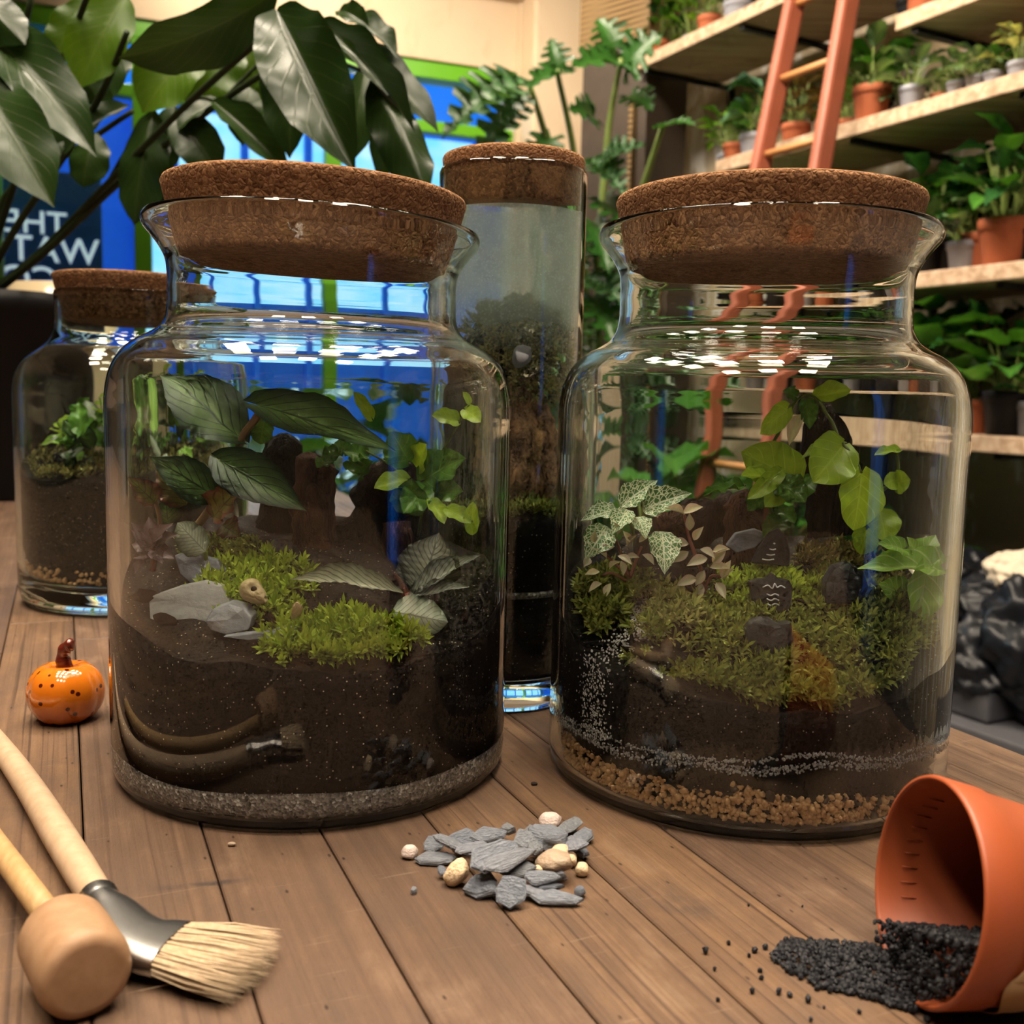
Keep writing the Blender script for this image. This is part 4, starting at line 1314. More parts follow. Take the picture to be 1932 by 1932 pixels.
# creeping light-green plant
pb = empty('creeping_plant', at(800, 1000, .515), 'creeping plant with wet round green leaves in the sandy jar', 'plant')
stem([(790, 1010, .515), (800, 950, .50), (830, 860, .495), (858, 810, .49), (884, 768, .487)], (.0008, .0005), 'stem_green', pb)
stem([(800, 950, .50), (850, 965, .47), (905, 985, .46)], (.0007, .0005), 'stem_green', pb)
stem([(800, 950, .50), (740, 880, .49), (690, 850, .49)], (.0007, .0005), 'stem_green', pb)
for kd, b, t, w, Yb, Yt in [
    ('fig', (862, 795), (815, 786), 30, .49, .482), ('fig', (876, 778), (902, 795), 34, .487, .48), ('fig', (884, 766), (872, 748), 14, .487, .485),
    ('figdark', (770, 868), (738, 815), 72, .492, .485), ('figdark', (800, 905), (872, 862), 78, .488, .478), ('fig', (768, 905), (706, 918), 44, .483, .472),
    ('fig', (790, 880), (800, 838), 56, .49, .48), ('figdark', (820, 930), (868, 925), 50, .482, .474), ('figdark', (770, 960), (775, 905), 70, .482, .474),
    ('figdark', (800, 925), (760, 965), 60, .48, .47), ('fig', (812, 945), (835, 985), 32, .475, .465), ('fig', (842, 960), (892, 985), 36, .468, .458),
    ('fig', (905, 1000), (908, 948), 28, .462, .458), ('fig', (910, 990), (920, 1012), 22, .46, .457), ('fig', (700, 790), (668, 752), 24, .50, .495),
    ('figdark', (690, 860), (650, 850), 42, .49, .485), ('figdark', (660, 870), (690, 890), 40, .49, .482), ('figdark', (640, 850), (610, 868), 40, .492, .487),
    ('figdark', (655, 850), (632, 835), 34, .495, .49), ('figdark', (620, 870), (598, 880), 34, .495, .488), ('figdark', (680, 895), (700, 870), 38, .488, .48)]:
    leaf(kd, b, t, w, Yb, Yt, (rnd.uniform(-.3, .3), -.75, rnd.uniform(.3, .7)), pb)

# pleated silver-dark plant
pc_ = empty('pleated_plant', at(770, 1150, .46), 'plant with pleated silvery dark leaves in the sandy jar', 'plant')
leaf('pilea', (758, 1118), (548, 1086), 58, .455, .455, (0, -.55, .8), pc_)
leaf('pilea', (790, 1122), (826, 1004), 122, .465, .47, (.1, -.95, .15), pc_)
leaf('pilea', (765, 1132), (948, 1046), 50, .455, .465, (-.2, -.6, .8), pc_)
leaf('pilea', (770, 1128), (935, 1110), 40, .452, .452, (0, -.5, .9), pc_)
leaf('pilea2', (738, 1152), (884, 1180), 84, .443, .438, (0, -.9, .4), pc_)
leaf('pilea', (778, 1110), (770, 1030), 52, .468, .478, (-.5, -.8, .2), pc_)
stem([(790, 1190, .46), (775, 1140, .458), (765, 1118, .458)], (.0013, .001), 'stem_red', pc_)

# purple rosette, silver heart leaf
pd = empty('purple_rosette', at(285, 1060, .455), 'purple-grey leaf rosette against the glass of the sandy jar', 'plant')
for i, (b, t, w) in enumerate([((290, 1030), (240, 1000), 22), ((290, 1030), (250, 985), 20), ((292, 1028), (285, 975), 24), ((294, 1028), (325, 985), 24), ((296, 1030), (335, 1005), 22), ((292, 1034), (235, 1025), 24), ((290, 1040), (232, 1052), 26), ((296, 1040), (330, 1050), 24), ((292, 1036), (262, 1018), 18), ((294, 1036), (310, 1060), 20), ((290, 1040), (255, 1080), 22)]):
    leaf('purple', b, t, w * 1.35, .452, .446 + .002 * (i % 3), (.2 * math.sin(i), -.7, .6), pd)
stem([(292, 1075, .455), (293, 1050, .453), (293, 1032, .452)], .0013, 'stem_red', pd)
pe = empty('silver_heart_plant', at(385, 1040, .47), 'single silvery heart-shaped leaf above the moss in the sandy jar', 'plant')
leaf('pilea2', (388, 1040), (338, 985), 62, .468, .462, (0, -.7, .7), pe)
stem([(395, 1075, .472), (390, 1055, .47), (388, 1040, .468)], .001, 'stem_green', pe)

# stones and little things
tag(prism([(272, 1140), (282, 1128), (330, 1112), (372, 1104), (408, 1112), (432, 1140), (440, 1162), (418, 1178), (380, 1182), (330, 1178), (290, 1180)], .440, .006, MAT['slate_pale'], 'slate_slab', lean=.5), 'broad pale grey slate slab half buried in the sandy jar', 'stone')
tag(prism([(388, 1172), (398, 1152), (428, 1142), (458, 1150), (474, 1166), (470, 1188), (430, 1196), (400, 1188)], .430, .010, MAT['slate_pale'], 'grey_stone', lean=.4), 'light grey stone in front of the pale slab', 'stone')
tag(prism([(318, 1052), (352, 1048), (400, 1062), (430, 1092), (445, 1118), (420, 1122), (372, 1112), (335, 1085)], .462, .005, MAT['slate_jar'], 'slate_piece', lean=.5), 'bluish slate piece leaning under the purple rosette', 'stone')
tag(prism([(424, 1200), (460, 1195), (500, 1192), (532, 1184), (560, 1186), (555, 1200), (510, 1202), (470, 1206)], .424, .004, MAT['slate_jar'], 'slate_shard', lean=.6), 'thin flat slate shard edged in the soil by the front moss', 'stone')
for i, (px, py, Y, L, lab) in enumerate([(262, 1125, .445, .016, 'brown bark chip at the jar wall below the rosette'), (305, 1170, .432, .013, 'small red-brown bark chip below the pale slab'), (516, 1168, .430, .011, 'red-brown bark chip beside the light grey stone'), (560, 1150, .428, .010, 'yellowish leaf scrap lying on the front moss'), (255, 1195, .436, .009, 'small tan bark crumb pressed against the glass'), (905, 1172, .462, .014, 'curled brown bark chip beneath the silver leaf')]):
    c = keep(at(px, py, Y), .93)
    o = new_obj('bark_chip', slate_mesh('bark_chip', MAT['bark_red'] if i != 3 else MAT['pebble'], 60 + i, 9, .3), None, Matrix.Translation(c) @ Euler((.7, .3 * i, .8 * i)).to_matrix().to_4x4() @ Matrix.Diagonal((L, L * .5, L * .6, 1)))
    tag(o, lab, 'bark')
# tiny skull ornament
MAT['bone'] = plain('aged_bone', (.42, .32, .165), .6, .3, 220, bump=.3)
MAT['socket'] = plain('socket_shadow', (.05, .03, .015), .9, .2)  # dark colour stands in for shade inside the eye hollows
sk = empty('skull_ornament', at(492, 1135, .442), 'tiny bone-coloured skull ornament lying in the sandy jar', 'ornament')
sc_ = at(476, 1112, .442); S_ = .0052
bm = bmesh.new(); bmesh.ops.create_icosphere(bm, subdivisions=4, radius=1.0)
Rk = Euler((math.radians(14), math.radians(18), math.radians(62))).to_matrix()
for v in bm.verts:               # local -y is the face
    p = v.co.copy()
    if p.y < 0:
        k = -p.y
        p.y *= 2.0; p.x *= 1 - .45 * k; p.z = p.z * (1 - .42 * k) - .28 * k
    for ex in (-.52, .52):
        d = (p - Vector((ex, -.62, .28))).length
        if d < .46: p = p + (Vector((0, .1, -.05)) - p) * .40 * (1 - (d / .46) ** 2)
    d = (p - Vector((0, -1.95, -.1))).length
    if d < .26: p.y += .30 * (1 - (d / .26) ** 2)
    if p.y < -.7 and p.z < -.28: p.z += .05 * math.sin(p.y * 30) ; p.x *= 1 + .05 * math.sin(p.y * 30)
    if p.y < -.35 and abs(p.z + .42) < .05: p.x *= .82
    if p.y < -.9: p.x *= 1 + .10 * math.sin(p.y * 24); p.z += .05 * math.sin(p.y * 24) * (p.z < -.3)
    v.co = sc_ + Rk @ p * S_
me = bpy.data.meshes.new('cranium'); bm.to_mesh(me); bm.free()
me.polygons.foreach_set('use_smooth', [True] * len(me.polygons)); me.materials.append(MAT['bone'])
new_obj('cranium', me, sk)
for ex in (-.52, .52):
    bm = bmesh.new(); bmesh.ops.create_icosphere(bm, subdivisions=2, radius=.27)
    for v in bm.verts: v.co = sc_ + Rk @ (v.co + Vector((ex * .86, -.60, .24))) * S_
    me = bpy.data.meshes.new('eye_socket'); bm.to_mesh(me); bm.free(); me.materials.append(MAT['socket']); new_obj('eye_socket', me, sk)

# ================================================================== RIGHT JAR (clay pebbles, grit band)
def hr_band(dx, dy): return .0275 - .045 * dy + .0020 * math.sin(dx * 38 + .6) + .0010 * math.sin(dx * 120)
def hr_(dx, dy):
    z = .0565 + .40 * max(0, dy + .083)
    if dy > .02: z = .0565 + .40 * .103 + .12 * (dy - .02)
    return z - .004 * (dx < -.06) + .0030 * math.sin(dx * 60 + 1) * math.cos(dy * 50) + .001 * math.sin(dx * 190 + dy * 140)
kR = .994
CUR[0] = (RJ, .0872)
fill('soil_fill', RJ, lambda z: inner_r(z, kR) - (.0052 if z < .022 else 0), lambda x, y: .0044, hr_, MAT['soil_black'], 'black soil between clay pebbles and moss in the jar with grit band', 'soil', inset=-.0006)
# clay pebbles along the glass
r_ = random.Random(9); gp, gd = [], []
for i in range(3600):
    a = r_.uniform(0, 2 * PI); dx, dy = math.cos(a), math.sin(a)
    top = .0205 - .006 * dx + .002 * math.sin(a * 9) - .004 * max(0, dx) 
    z = r_.uniform(.0062, top)
    R = inner_r(z, kR) - r_.uniform(.0016, .0034)
    (gp if r_.random() < .985 - .6 * max(0, dx - .25) - .55 * max(0, (z - top + .003) / .003) * .5 else gd).append((RJ.x + R * dx, RJ.y + R * dy, z))
tag(grains(gp, .0020, .0038, 5, flat=.9).build('clay_pebbles', MAT['clay']), 'bed of small orange clay pebbles at the bottom of the jar', 'pebbles', kind='stuff')
tag(grains(gd, .003, .006, 6, flat=.9).build('dark_pebbles', MAT['clay_dark']), 'dark wet pebbles mixed into the soil above the clay bed', 'pebbles', kind='stuff')
# band of pale grit against the glass, two wavy lines with a thin dark gap
gp = []
for i in range(5200):
    a = r_.uniform(0, 2 * PI); dx, dy = math.cos(a), math.sin(a)
    z0 = hr_band(.09 * dx, .09 * dy)
    ln = r_.random()
    if ln < .62: z = z0 + abs(r_.gauss(0, .0011)) * r_.choice((-1, 1)) - .0003
    else: z = z0 + .0036 + .0012 * math.sin(a * 7) + r_.gauss(0, .0006)
    R = inner_r(z, kR) + r_.uniform(.0002, .0009)
    gp.append((RJ.x + R * dx, RJ.y + R * dy, z))
tag(grains(gp, .0009, .0016, 7).build('grit_band', MAT['grit'], smooth=False), 'thin wavy band of pale grit running round the soil', 'grit', kind='stuff')
# white grit spilling down the little path
gp = []
for i in range(1300):
    t = r_.random() ** .8
    cx = -.072 + .042 * t + .006 * math.sin(t * 7); cy_ = -.046 + .046 * t
    sp = .011 * (1 - .45 * t)
    dx, dy = cx + r_.gauss(0, sp * .55), cy_ + r_.gauss(0, .004)
    rr = math.hypot(dx, dy)
    if rr > .0885: dx *= .0885 / rr; dy *= .0885 / rr
    gp.append((RJ.x + dx, RJ.y + dy, hr_(dx, dy) + r_.uniform(.0002, .0009)))
for i in range(420):      # trickle down the glass to the band
    a = math.radians(r_.gauss(213, 3.5)); t = r_.random()
    dx, dy = math.cos(a), math.sin(a)
    zt = hr_(.088 * dx, .088 * dy); z = zt + (hr_band(.09 * dx, .09 * dy) - zt) * t
    gp.append((RJ.x + (inner_r(z, kR) + .0005) * dx, RJ.y + (inner_r(z, kR) + .0005) * dy, z))
tag(grains(gp, .0008, .0015, 12).build('white_grit', MAT['grit_white'], smooth=False), 'white grit of the little path spilling down the inside of the jar', 'grit', kind='stuff')

def path_gap(x, y):
    t = min(max((y + .046) / .046, 0), 1.2)
    cx = -.072 + .042 * t
    return 0.0 if abs(x - cx) < .011 and y < .012 else 1.0
def blob_p(cx, cy, rx, ry):
    b = blob(cx, cy, rx, ry)
    return lambda x, y: b(x, y) * path_gap(x, y)
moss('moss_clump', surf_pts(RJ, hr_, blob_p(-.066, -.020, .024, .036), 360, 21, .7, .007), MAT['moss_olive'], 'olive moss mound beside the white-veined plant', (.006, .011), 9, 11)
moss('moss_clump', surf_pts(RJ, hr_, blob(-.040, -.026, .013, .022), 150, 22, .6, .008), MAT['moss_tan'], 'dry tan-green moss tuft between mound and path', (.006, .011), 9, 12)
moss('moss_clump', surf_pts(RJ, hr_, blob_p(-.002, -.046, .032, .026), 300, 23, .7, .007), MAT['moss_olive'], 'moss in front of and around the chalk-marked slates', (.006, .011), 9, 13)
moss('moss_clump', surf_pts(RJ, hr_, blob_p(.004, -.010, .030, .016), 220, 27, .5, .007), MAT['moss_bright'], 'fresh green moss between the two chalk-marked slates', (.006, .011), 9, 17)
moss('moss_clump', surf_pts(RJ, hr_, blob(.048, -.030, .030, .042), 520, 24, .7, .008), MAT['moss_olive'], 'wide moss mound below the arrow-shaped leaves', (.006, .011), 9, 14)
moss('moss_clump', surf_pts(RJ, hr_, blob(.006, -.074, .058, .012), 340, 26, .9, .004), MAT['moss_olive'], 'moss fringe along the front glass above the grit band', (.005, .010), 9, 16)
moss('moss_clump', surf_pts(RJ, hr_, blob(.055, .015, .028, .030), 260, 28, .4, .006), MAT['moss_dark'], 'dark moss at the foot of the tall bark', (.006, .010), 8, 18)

# wood in the right jar
tag(rough_post([at(1578, 1010, .540), at(1574, 930, .541), at(1570, 870, .542), at(1574, 822, .543), at(1590, 806, .543)], [.0150, .0140, .0148, .0150, .0095], MAT['bark'], 'tall_bark', seed=23, amp=.16, flat=.45), 'tall flat piece of dark bark with ragged top', 'bark')
tag(rough_post([at(1405, 1060, .522), at(1404, 1000, .523), at(1400, 945, .525), at(1394, 928, .525)], [.0120, .0108, .0090, .0045], MAT['bark_red'], 'wood_stump', seed=25, amp=.2), 'red-brown wood stump in the middle of the gritty jar', 'bark')
tag(rough_post([at(1240, 1010, .535), at(1320, 985, .538), at(1385, 960, .54)], [.010, .013, .011], MAT['bark'], 'bark_branch', seed=27, amp=.25), 'dark bark branch behind the pink plant', 'bark')
tag(rough_post([at(1235, 992, .525), at(1275, 985, .526), at(1305, 990, .527)], [.006, .008, .005], MAT['bark_red'], 'rusty_bark', seed=29, amp=.3), 'rusty crumbling bark beside the white-veined plant', 'bark')
for i, (x0, y0, x1, y1, lab) in enumerate([(1285, 1060, 1345, 1052, 'topmost'), (1290, 1085, 1350, 1080, 'middle'), (1295, 1110, 1330, 1108, 'lowest')]):
    tag(rough_post([at(x0, y0, .492 - .006 * i), at((x0 + x1) / 2, y0 - 3, .491 - .006 * i), at(x1, y1, .492 - .006 * i)], [.0028, .0036, .0026], MAT['bark'], 'step_twig', seed=31 + i), lab + ' dark twig step of the little path', 'twig')

# chalk-marked slates
MAT['chalk'] = plain('chalk', (.62, .64, .68), .8, .1)
g1 = empty('marked_slate', at(1457, 1172, .462), 'dark slate like a gravestone with chalk squiggle and three lines', 'stone')
prism([(1416, 1098), (1432, 1094), (1448, 1092), (1460, 1082), (1472, 1092), (1492, 1096), (1498, 1110), (1494, 1140), (1486, 1172), (1428, 1172), (1420, 1140)], .462, .0035, MAT['slate_dark'], 'slab', g1, lean=.12)
def chalk(pts, Y, parent, lean, zpx):
    base = at(1457, zpx, Y).z
    P = []
    for px, py in pts:
        p = at(px, py, Y); p.y += lean * (p.z - base) - .0007; P.append(p)
    MB().tube(spline(P, 4), .00032, 6).build('chalk_mark', MAT['chalk'], parent)
chalk([(1440, 1108), (1450, 1104), (1458, 1110), (1463, 1101), (1467, 1108), (1474, 1105), (1482, 1109)], .4615, g1, .12, 1172)
for i, y in enumerate((1120, 1129, 1138)):
    chalk([(1447, y), (1455, y + 3), (1462, y), (1470, y + 3)], .4615, g1, .12, 1172)
g2 = empty('marked_slate', at(1455, 1070, .487), 'slate with slanted top and four short chalk lines behind the gravestone one', 'stone')
prism([(1418, 1062), (1432, 1035), (1455, 1005), (1472, 998), (1486, 1012), (1492, 1045), (1490, 1068)], .487, .0035, MAT['slate_dark'], 'slab', g2, lean=.12)
for a, b, y in ((1460, 1463, 1024), (1452, 1464, 1035), (1446, 1462, 1045), (1438, 1460, 1054)):
    chalk([(a, y), ((a + b) / 2, y + 1.5), (b, y)], .4865, g2, .12, 1070)
tag(prism([(1410, 1190), (1424, 1176), (1445, 1170), (1462, 1172), (1472, 1180), (1498, 1178), (1500, 1210), (1478, 1234), (1450, 1246), (1422, 1230), (1410, 1210)], .436, .006, MAT['slate_dark'], 'dark_stone', lean=.3), 'dark rounded stone in front of the gravestone slate', 'stone')
tag(prism([(1558, 1138), (1560, 1100), (1580, 1072), (1610, 1064), (1635, 1080), (1642, 1110), (1620, 1138)], .462, .007, MAT['slate_dark'], 'dark_stone', lean=.3), 'black pointed stone under the arrow-shaped leaves', 'stone')
tag(prism([(1198, 1040), (1205, 1015), (1225, 1008), (1240, 1030), (1242, 1068), (1205, 1070)], .482, .005, MAT['slate_dark'], 'grey_stone', lean=.2), 'bluish grey stone beneath the white-veined leaves', 'stone')
tag(prism([(1372, 1030), (1392, 1008), (1430, 1000), (1455, 1010), (1425, 1034), (1390, 1042)], .494, .004, MAT['slate_jar'], 'slate_piece', lean=.5), 'flat greenish slate leaning on the red-brown stump', 'stone')
tag(prism([(1258, 1248), (1275, 1236), (1298, 1240), (1300, 1256), (1275, 1262)], .446, .004, MAT['slate_jar'], 'slate_piece', lean=.5), 'small slate stepping stone on the grit path', 'stone')

# white-veined plant
pf = empty('white_veined_plant', at(1200, 1040, .495), 'plant with white-veined green leaves in the gritty jar', 'plant')
for b, t, w, Yb, Yt, n in [((1168, 962), (1092, 976), 48, .488, .478, (0, -.6, .8)), ((1172, 956), (1240, 902), 52, .49, .492, (-.3, -.8, .4)), ((1214, 962), (1302, 926), 62, .486, .478, (.1, -.8, .6)),
                           ((1188, 962), (1160, 1002), 46, .482, .47, (0, -.6, .8)), ((1148, 992), (1084, 1052), 58, .48, .468, (.2, -.8, .5)), ((1250, 1002), (1258, 1078), 62, .476, .462, (.1, -.85, .5)),
                           ((1205, 975), (1222, 1012), 40, .48, .47, (.1, -.7, .7)), ((1190, 950), (1180, 915), 40, .498, .505, (0, -.9, .3))]:
    leaf('fitt', b, t, w, Yb, Yt, n, pf)
stem([(1200, 1050, .497), (1195, 1000, .49), (1180, 958, .488)], (.0012, .0008), 'stem_green', pf)
stem([(1200, 1050, .497), (1215, 1000, .488), (1216, 962, .486)], (.0012, .0008), 'stem_green', pf)
# pink trailing plant
pp = empty('pink_leaf_plant', at(1110, 1100, .46), 'trailing plant with tiny pale pink leaves beside the white-veined plant', 'plant')
PK1 = [(1062, 1022, 80), (1052, 1052, 215), (1078, 1042, 30), (1118, 1008, 100), (1112, 1030, 200), (1146, 1032, 60), (1140, 1050, 0), (1120, 1048, 330), (1092, 1052, 140), (1076, 1078, 190), (1100, 1072, 40), (1102, 1100, 250), (1080, 1100, 215), (1172, 1022, 30), (1180, 1045, 320), (1128, 1058, 280), (1150, 1022, 120)]
def small_leaves(lst, parent, kind, L, Y, stems):
    for i, (px, py, a) in enumerate(lst):
        A = math.radians(a); l = L * (0.85 + .3 * ((i * 37) % 10) / 10)
        leaf(kind, (px, py), (px + l * math.cos(A), py - l * math.sin(A)), l * .55, Y + .004 * ((i * 53) % 7) / 7, Y - .004 + .004 * ((i * 31) % 7) / 7, (.3 * math.sin(i), -.75, .6), parent)
    for s in stems: stem([(x, y, Y + .003) for x, y in s], (.0009, .0006), 'stem_red', parent)
PX = lambda x: 1118 + (x - 1052) * .75
small_leaves([(PX(x), y, a) for x, y, a in PK1], pp, 'pink', 27, .474, [[(PX(x), y) for x, y in q] for q in ([(1150, 1090), (1130, 1050), (1112, 1010)], [(1150, 1090), (1110, 1060), (1070, 1030)], [(1140, 1095), (1100, 1080), (1082, 1085)], [(1150, 1090), (1165, 1055), (1178, 1030)])])
pq = empty('pink_leaf_plant', at(1330, 1100, .485), 'upright plant with pale pink leaves over the twig steps', 'plant')
PK2 = [(1310, 1018, 55), (1300, 1025, 185), (1300, 1040, 215), (1322, 1035, 330), (1290, 968, 20), (1292, 970, 160), (1345, 1040, 10), (1335, 1052, 200), (1345, 1060, 45), (1330, 1075, 240), (1360, 1090, 35), (1365, 1092, 70), (1352, 1098, 300), (1325, 1100, 250), (1315, 1090, 200), (1340, 1070, 0), (1302, 1000, 90)]
small_leaves(PK2, pq, 'pink', 36, .472, [[(1330, 1120), (1322, 1070), (1305, 1022)], [(1330, 1110), (1345, 1085), (1365, 1088)], [(1322, 1070), (1300, 1010), (1292, 970)]])

# climbing light-green plant
pg = empty('climbing_plant', at(1480, 1040, .515), 'climbing vine with translucent yellow-green leaves on the tall bark', 'plant')
for kd, b, t, w, Yb, Yt, n in [
    ('fig', (1540, 760), (1605, 742), 48, .50, .495, (-.2, -.8, .5)), ('fig', (1485, 782), (1436, 818), 38, .50, .495, (.2, -.9, .3)), ('pink', (1515, 790), (1488, 838), 28, .50, .495, (-.5, -.7, .4)),
    ('fig', (1500, 905), (1402, 852), 96, .498, .49, (0, -.95, .2)), ('fig', (1590, 840), (1536, 908), 92, .478, .468, (.1, -.95, .3)), ('fig', (1588, 838), (1510, 862), 26, .482, .478, (0, -.3, 1)),
    ('fig', (1470, 890), (1412, 940), 36, .488, .48, (.3, -.8, .4)), ('fig', (1445, 900), (1400, 895), 34, .49, .482, (0, -.6, .8)), ('fig', (1480, 905), (1445, 955), 48, .49, .482, (.2, -.9, .2)),
    ('figdark', (1470, 910), (1520, 945), 60, .488, .478, (-.1, -.8, .5)), ('fig', (1625, 892), (1612, 1000), 86, .476, .472, (.1, -1, .1)), ('fig', (1690, 912), (1716, 905), 44, .476, .47, (0, -.95, .3)),
    ('fig', (1690, 905), (1668, 912), 34, .476, .472, (0, -.95, .2)), ('fig', (1695, 850), (1650, 856), 22, .478, .472, (0, -.6, .8)), ('fig', (1660, 965), (1672, 1020), 62, .482, .474, (0, -1, .1)),
    ('figdark', (1500, 760), (1478, 745), 36, .502, .50, (0, -.8, .5)), ('figdark', (1520, 770), (1528, 812), 34, .50, .495, (0, -.9, .2)), ('figdark', (1395, 920), (1328, 930), 34, .49, .48, (0, -.5, .9)),
    ('figdark', (1440, 930), (1412, 962), 40, .495, .488, (0, -.8, .5)), ('fig', (1635, 1000), (1625, 1045), 50, .49, .485, (0, -.9, .3)), ('figdark', (1500, 930), (1540, 900), 40, .505, .51, (0, -.9, .3)),
    ('figdark', (1480, 980), (1440, 1010), 44, .50, .492, (0, -.7, .6)), ('figdark', (1470, 960), (1500, 985), 36, .50, .492, (0, -.7, .6))]:
    leaf(kd, b, t, w, Yb, Yt, n, pg)
stem([(1480, 1040, .515), (1450, 940, .505), (1445, 870, .50), (1480, 800, .502), (1520, 755, .502), (1560, 790, .49), (1590, 838, .478)], (.0010, .0007), 'stem_green', pg)
stem([(1470, 980, .51), (1475, 930, .50), (1480, 900, .492)], (.0010, .0007), 'stem_green', pg)
stem([(1650, 1050, .50), (1640, 970, .49), (1660, 930, .482), (1692, 900, .477), (1693, 848, .478)], (.0010, .0007), 'stem_green', pg)
stem([(1590, 838, .478), (1610, 860, .476), (1625, 892, .476)], (.0008, .0006), 'stem_green', pg)
# arrow-leaved plant
ph = empty('arrow_leaf_plant', at(1740, 1150, .475), 'plant with wet arrow-shaped light green leaves against the glass', 'plant')
for b, t, w, Yb, Yt, n in [((1762, 1072), (1620, 1064), 66, .465, .458, (0, -.6, .8)), ((1745, 1082), (1722, 1190), 70, .462, .455, (.1, -.95, .2)), ((1735, 1062), (1806, 1008), 60, .47, .474, (-.2, -.7, .7)), ((1700, 1035), (1655, 1022), 40, .462, .456, (0, -.7, .6)), ((1752, 1085), (1768, 1150), 48, .468, .464, (.3, -.9, .2)), ((1725, 1040), (1712, 1012), 28, .468, .464, (0, -.8, .5)), ((1700, 1120), (1660, 1100), 60, .475, .47, (0, -.9, .4))]:
    leaf('synd', b, t, w, Yb, Yt, n, ph)
stem([(1745, 1170, .475), (1755, 1110, .47), (1760, 1075, .465)], (.0012, .0009), 'stem_green', ph)
stem([(1745, 1170, .475), (1740, 1110, .47), (1738, 1062, .47)], (.0012, .0009), 'stem_green', ph)

# ================================================================== TALL CYLINDER
CUR[0] = (TJ, .0382)
tag(MB().lathe([(0, .0158), (.036, .0158), (.0392, .019), (.0396, .03), (.0396, .066), (0, .066)], 48, Matrix.Translation(TJ)).build('soil_fill', MAT['soil_black'], weld=1e-6), 'black soil filling the foot of the tall cylinder', 'soil', kind='stuff')
tag(MB().lathe([(0, .0664), (.0395, .0664), (.0396, .0682), (.0395, .0700), (0, .0700)], 48, Matrix.Translation(TJ)).build('grit_layer', MAT['sand'], weld=1e-6), 'thin grey grit layer inside the tall cylinder', 'grit', kind='stuff')
def ht(dx, dy): return .118 + .25 * dy + .004 * math.sin(dx * 130)
fill('soil_fill', TJ, lambda z: .0396, lambda x, y: .0703, ht, MAT['soil_black'], 'black soil above the grit layer of the tall cylinder', 'soil', nr=10, na=64)
tag(rough_post([TJ + Vector((.010, .004, .112)), TJ + Vector((.012, .002, .140)), TJ + Vector((.009, .004, .165)), TJ + Vector((.004, .008, .190))], [.016, .022, .019, .012], MAT['bark_orange'], 'cork_bark', seed=41, amp=.22, n=28), 'orange-brown cork bark in the tall cylinder', 'bark')
tag(rough_post([TJ + Vector((-.012, .010, .12)), TJ + Vector((-.016, .010, .17)), TJ + Vector((-.014, .008, .205)), TJ + Vector((-.012, .006, .222))], [.014, .017, .016, .009], MAT['bark_black'], 'black_wood', seed=43, amp=.22, n=24), 'black knotted wood rising in the tall cylinder', 'bark')
r_ = random.Random(14); mp = []
for i in range(900):
    a, b = r_.uniform(0, 2 * PI), r_.uniform(-.4, 1.4)
    d = Vector((math.cos(a) * math.cos(b), math.sin(a) * math.cos(b), math.sin(b)))
    cen = r_.choice([Vector((.006, .004, .214)), Vector((-.010, .004, .210)), Vector((.018, 0, .206)), Vector((.004, -.004, .194)), Vector((.016, -.006, .186))])
    mp.append((TJ + cen + Vector((d.x * .016, d.y * .016, d.z * .018)), d))
moss('moss_clump', mp, MAT['moss_dark'], 'brownish green moss crown at the top of the tall cylinder planting', (.005, .010), 8, 31)
mp = [((TJ.x + x, TJ.y + y, ht(x, y)), (0, -.4, 1)) for x, y in ((r_.uniform(-.034, .034), r_.uniform(-.034, .034)) for _ in range(420)) if x * x + y * y < .0355 ** 2]
moss('moss_clump', mp, MAT['moss_olive'], 'green moss carpet on the soil of the tall cylinder', (.005, .009), 8, 32)
tag(new_obj('round_pebble', rock_mesh('round_pebble', MAT['slate_pale'], 77), None, Matrix.Translation(at(985, 672, .575)) @ Matrix.Diagonal((.013, .010, .013, 1))), 'round pale stone below the moss crown of the tall cylinder', 'stone')
# condensation on the inside of the cylinder
def m_mist():
    t = NT('condensation')
    co = t.coord()
    zz = t.sep(co)[2]
    n = t.noise(co, 45, 4, .6); d = t.voro(co, 620)
    amt = t.math('MULTIPLY', t.ramp(n, [(.3, .62), (.7, .95)]), t.ramp(d, [(.15, 1), (.5, .75)]))
    fade = t.n('ShaderNodeMapRange'); t.put(fade.inputs[0], zz); fade.inputs[1].default_value = .205; fade.inputs[2].default_value = .246; fade.inputs[3].default_value = .04; fade.inputs[4].default_value = 1.0
    amt = t.math('MULTIPLY', amt, fade.outputs[0])
    tr = t.n('ShaderNodeBsdfTransparent'); tl = t.n('ShaderNodeBsdfTranslucent'); tl.inputs[0].default_value = (.92, 1, .99, 1)
    df = t.n('ShaderNodeBsdfDiffuse'); df.inputs[0].default_value = (.84, .98, .96, 1)
    m1_ = t.n('ShaderNodeMixShader'); m1_.inputs[0].default_value = .5
    t.t.links.new(df.outputs[0], m1_.inputs[1]); t.t.links.new(tl.outputs[0], m1_.inputs[2])
    m2_ = t.n('ShaderNodeMixShader'); t.put(m2_.inputs[0], amt)
    t.t.links.new(tr.outputs[0], m2_.inputs[1]); t.t.links.new(m1_.outputs[0], m2_.inputs[2])
    t.t.nodes.remove(t.b); t.t.links.new(m2_.outputs[0], t.out.inputs['Surface'])
    return t.m
MAT['mist'] = m_mist()
cd = MB().lathe([(.0401, .125), (.0401, .18), (.0401, .24), (.0401, .286)], 64, Matrix.Translation(TJ)).build('condensation', MAT['mist'], jarT, weld=1e-7)
cd['label'] = 'milky film of condensation'

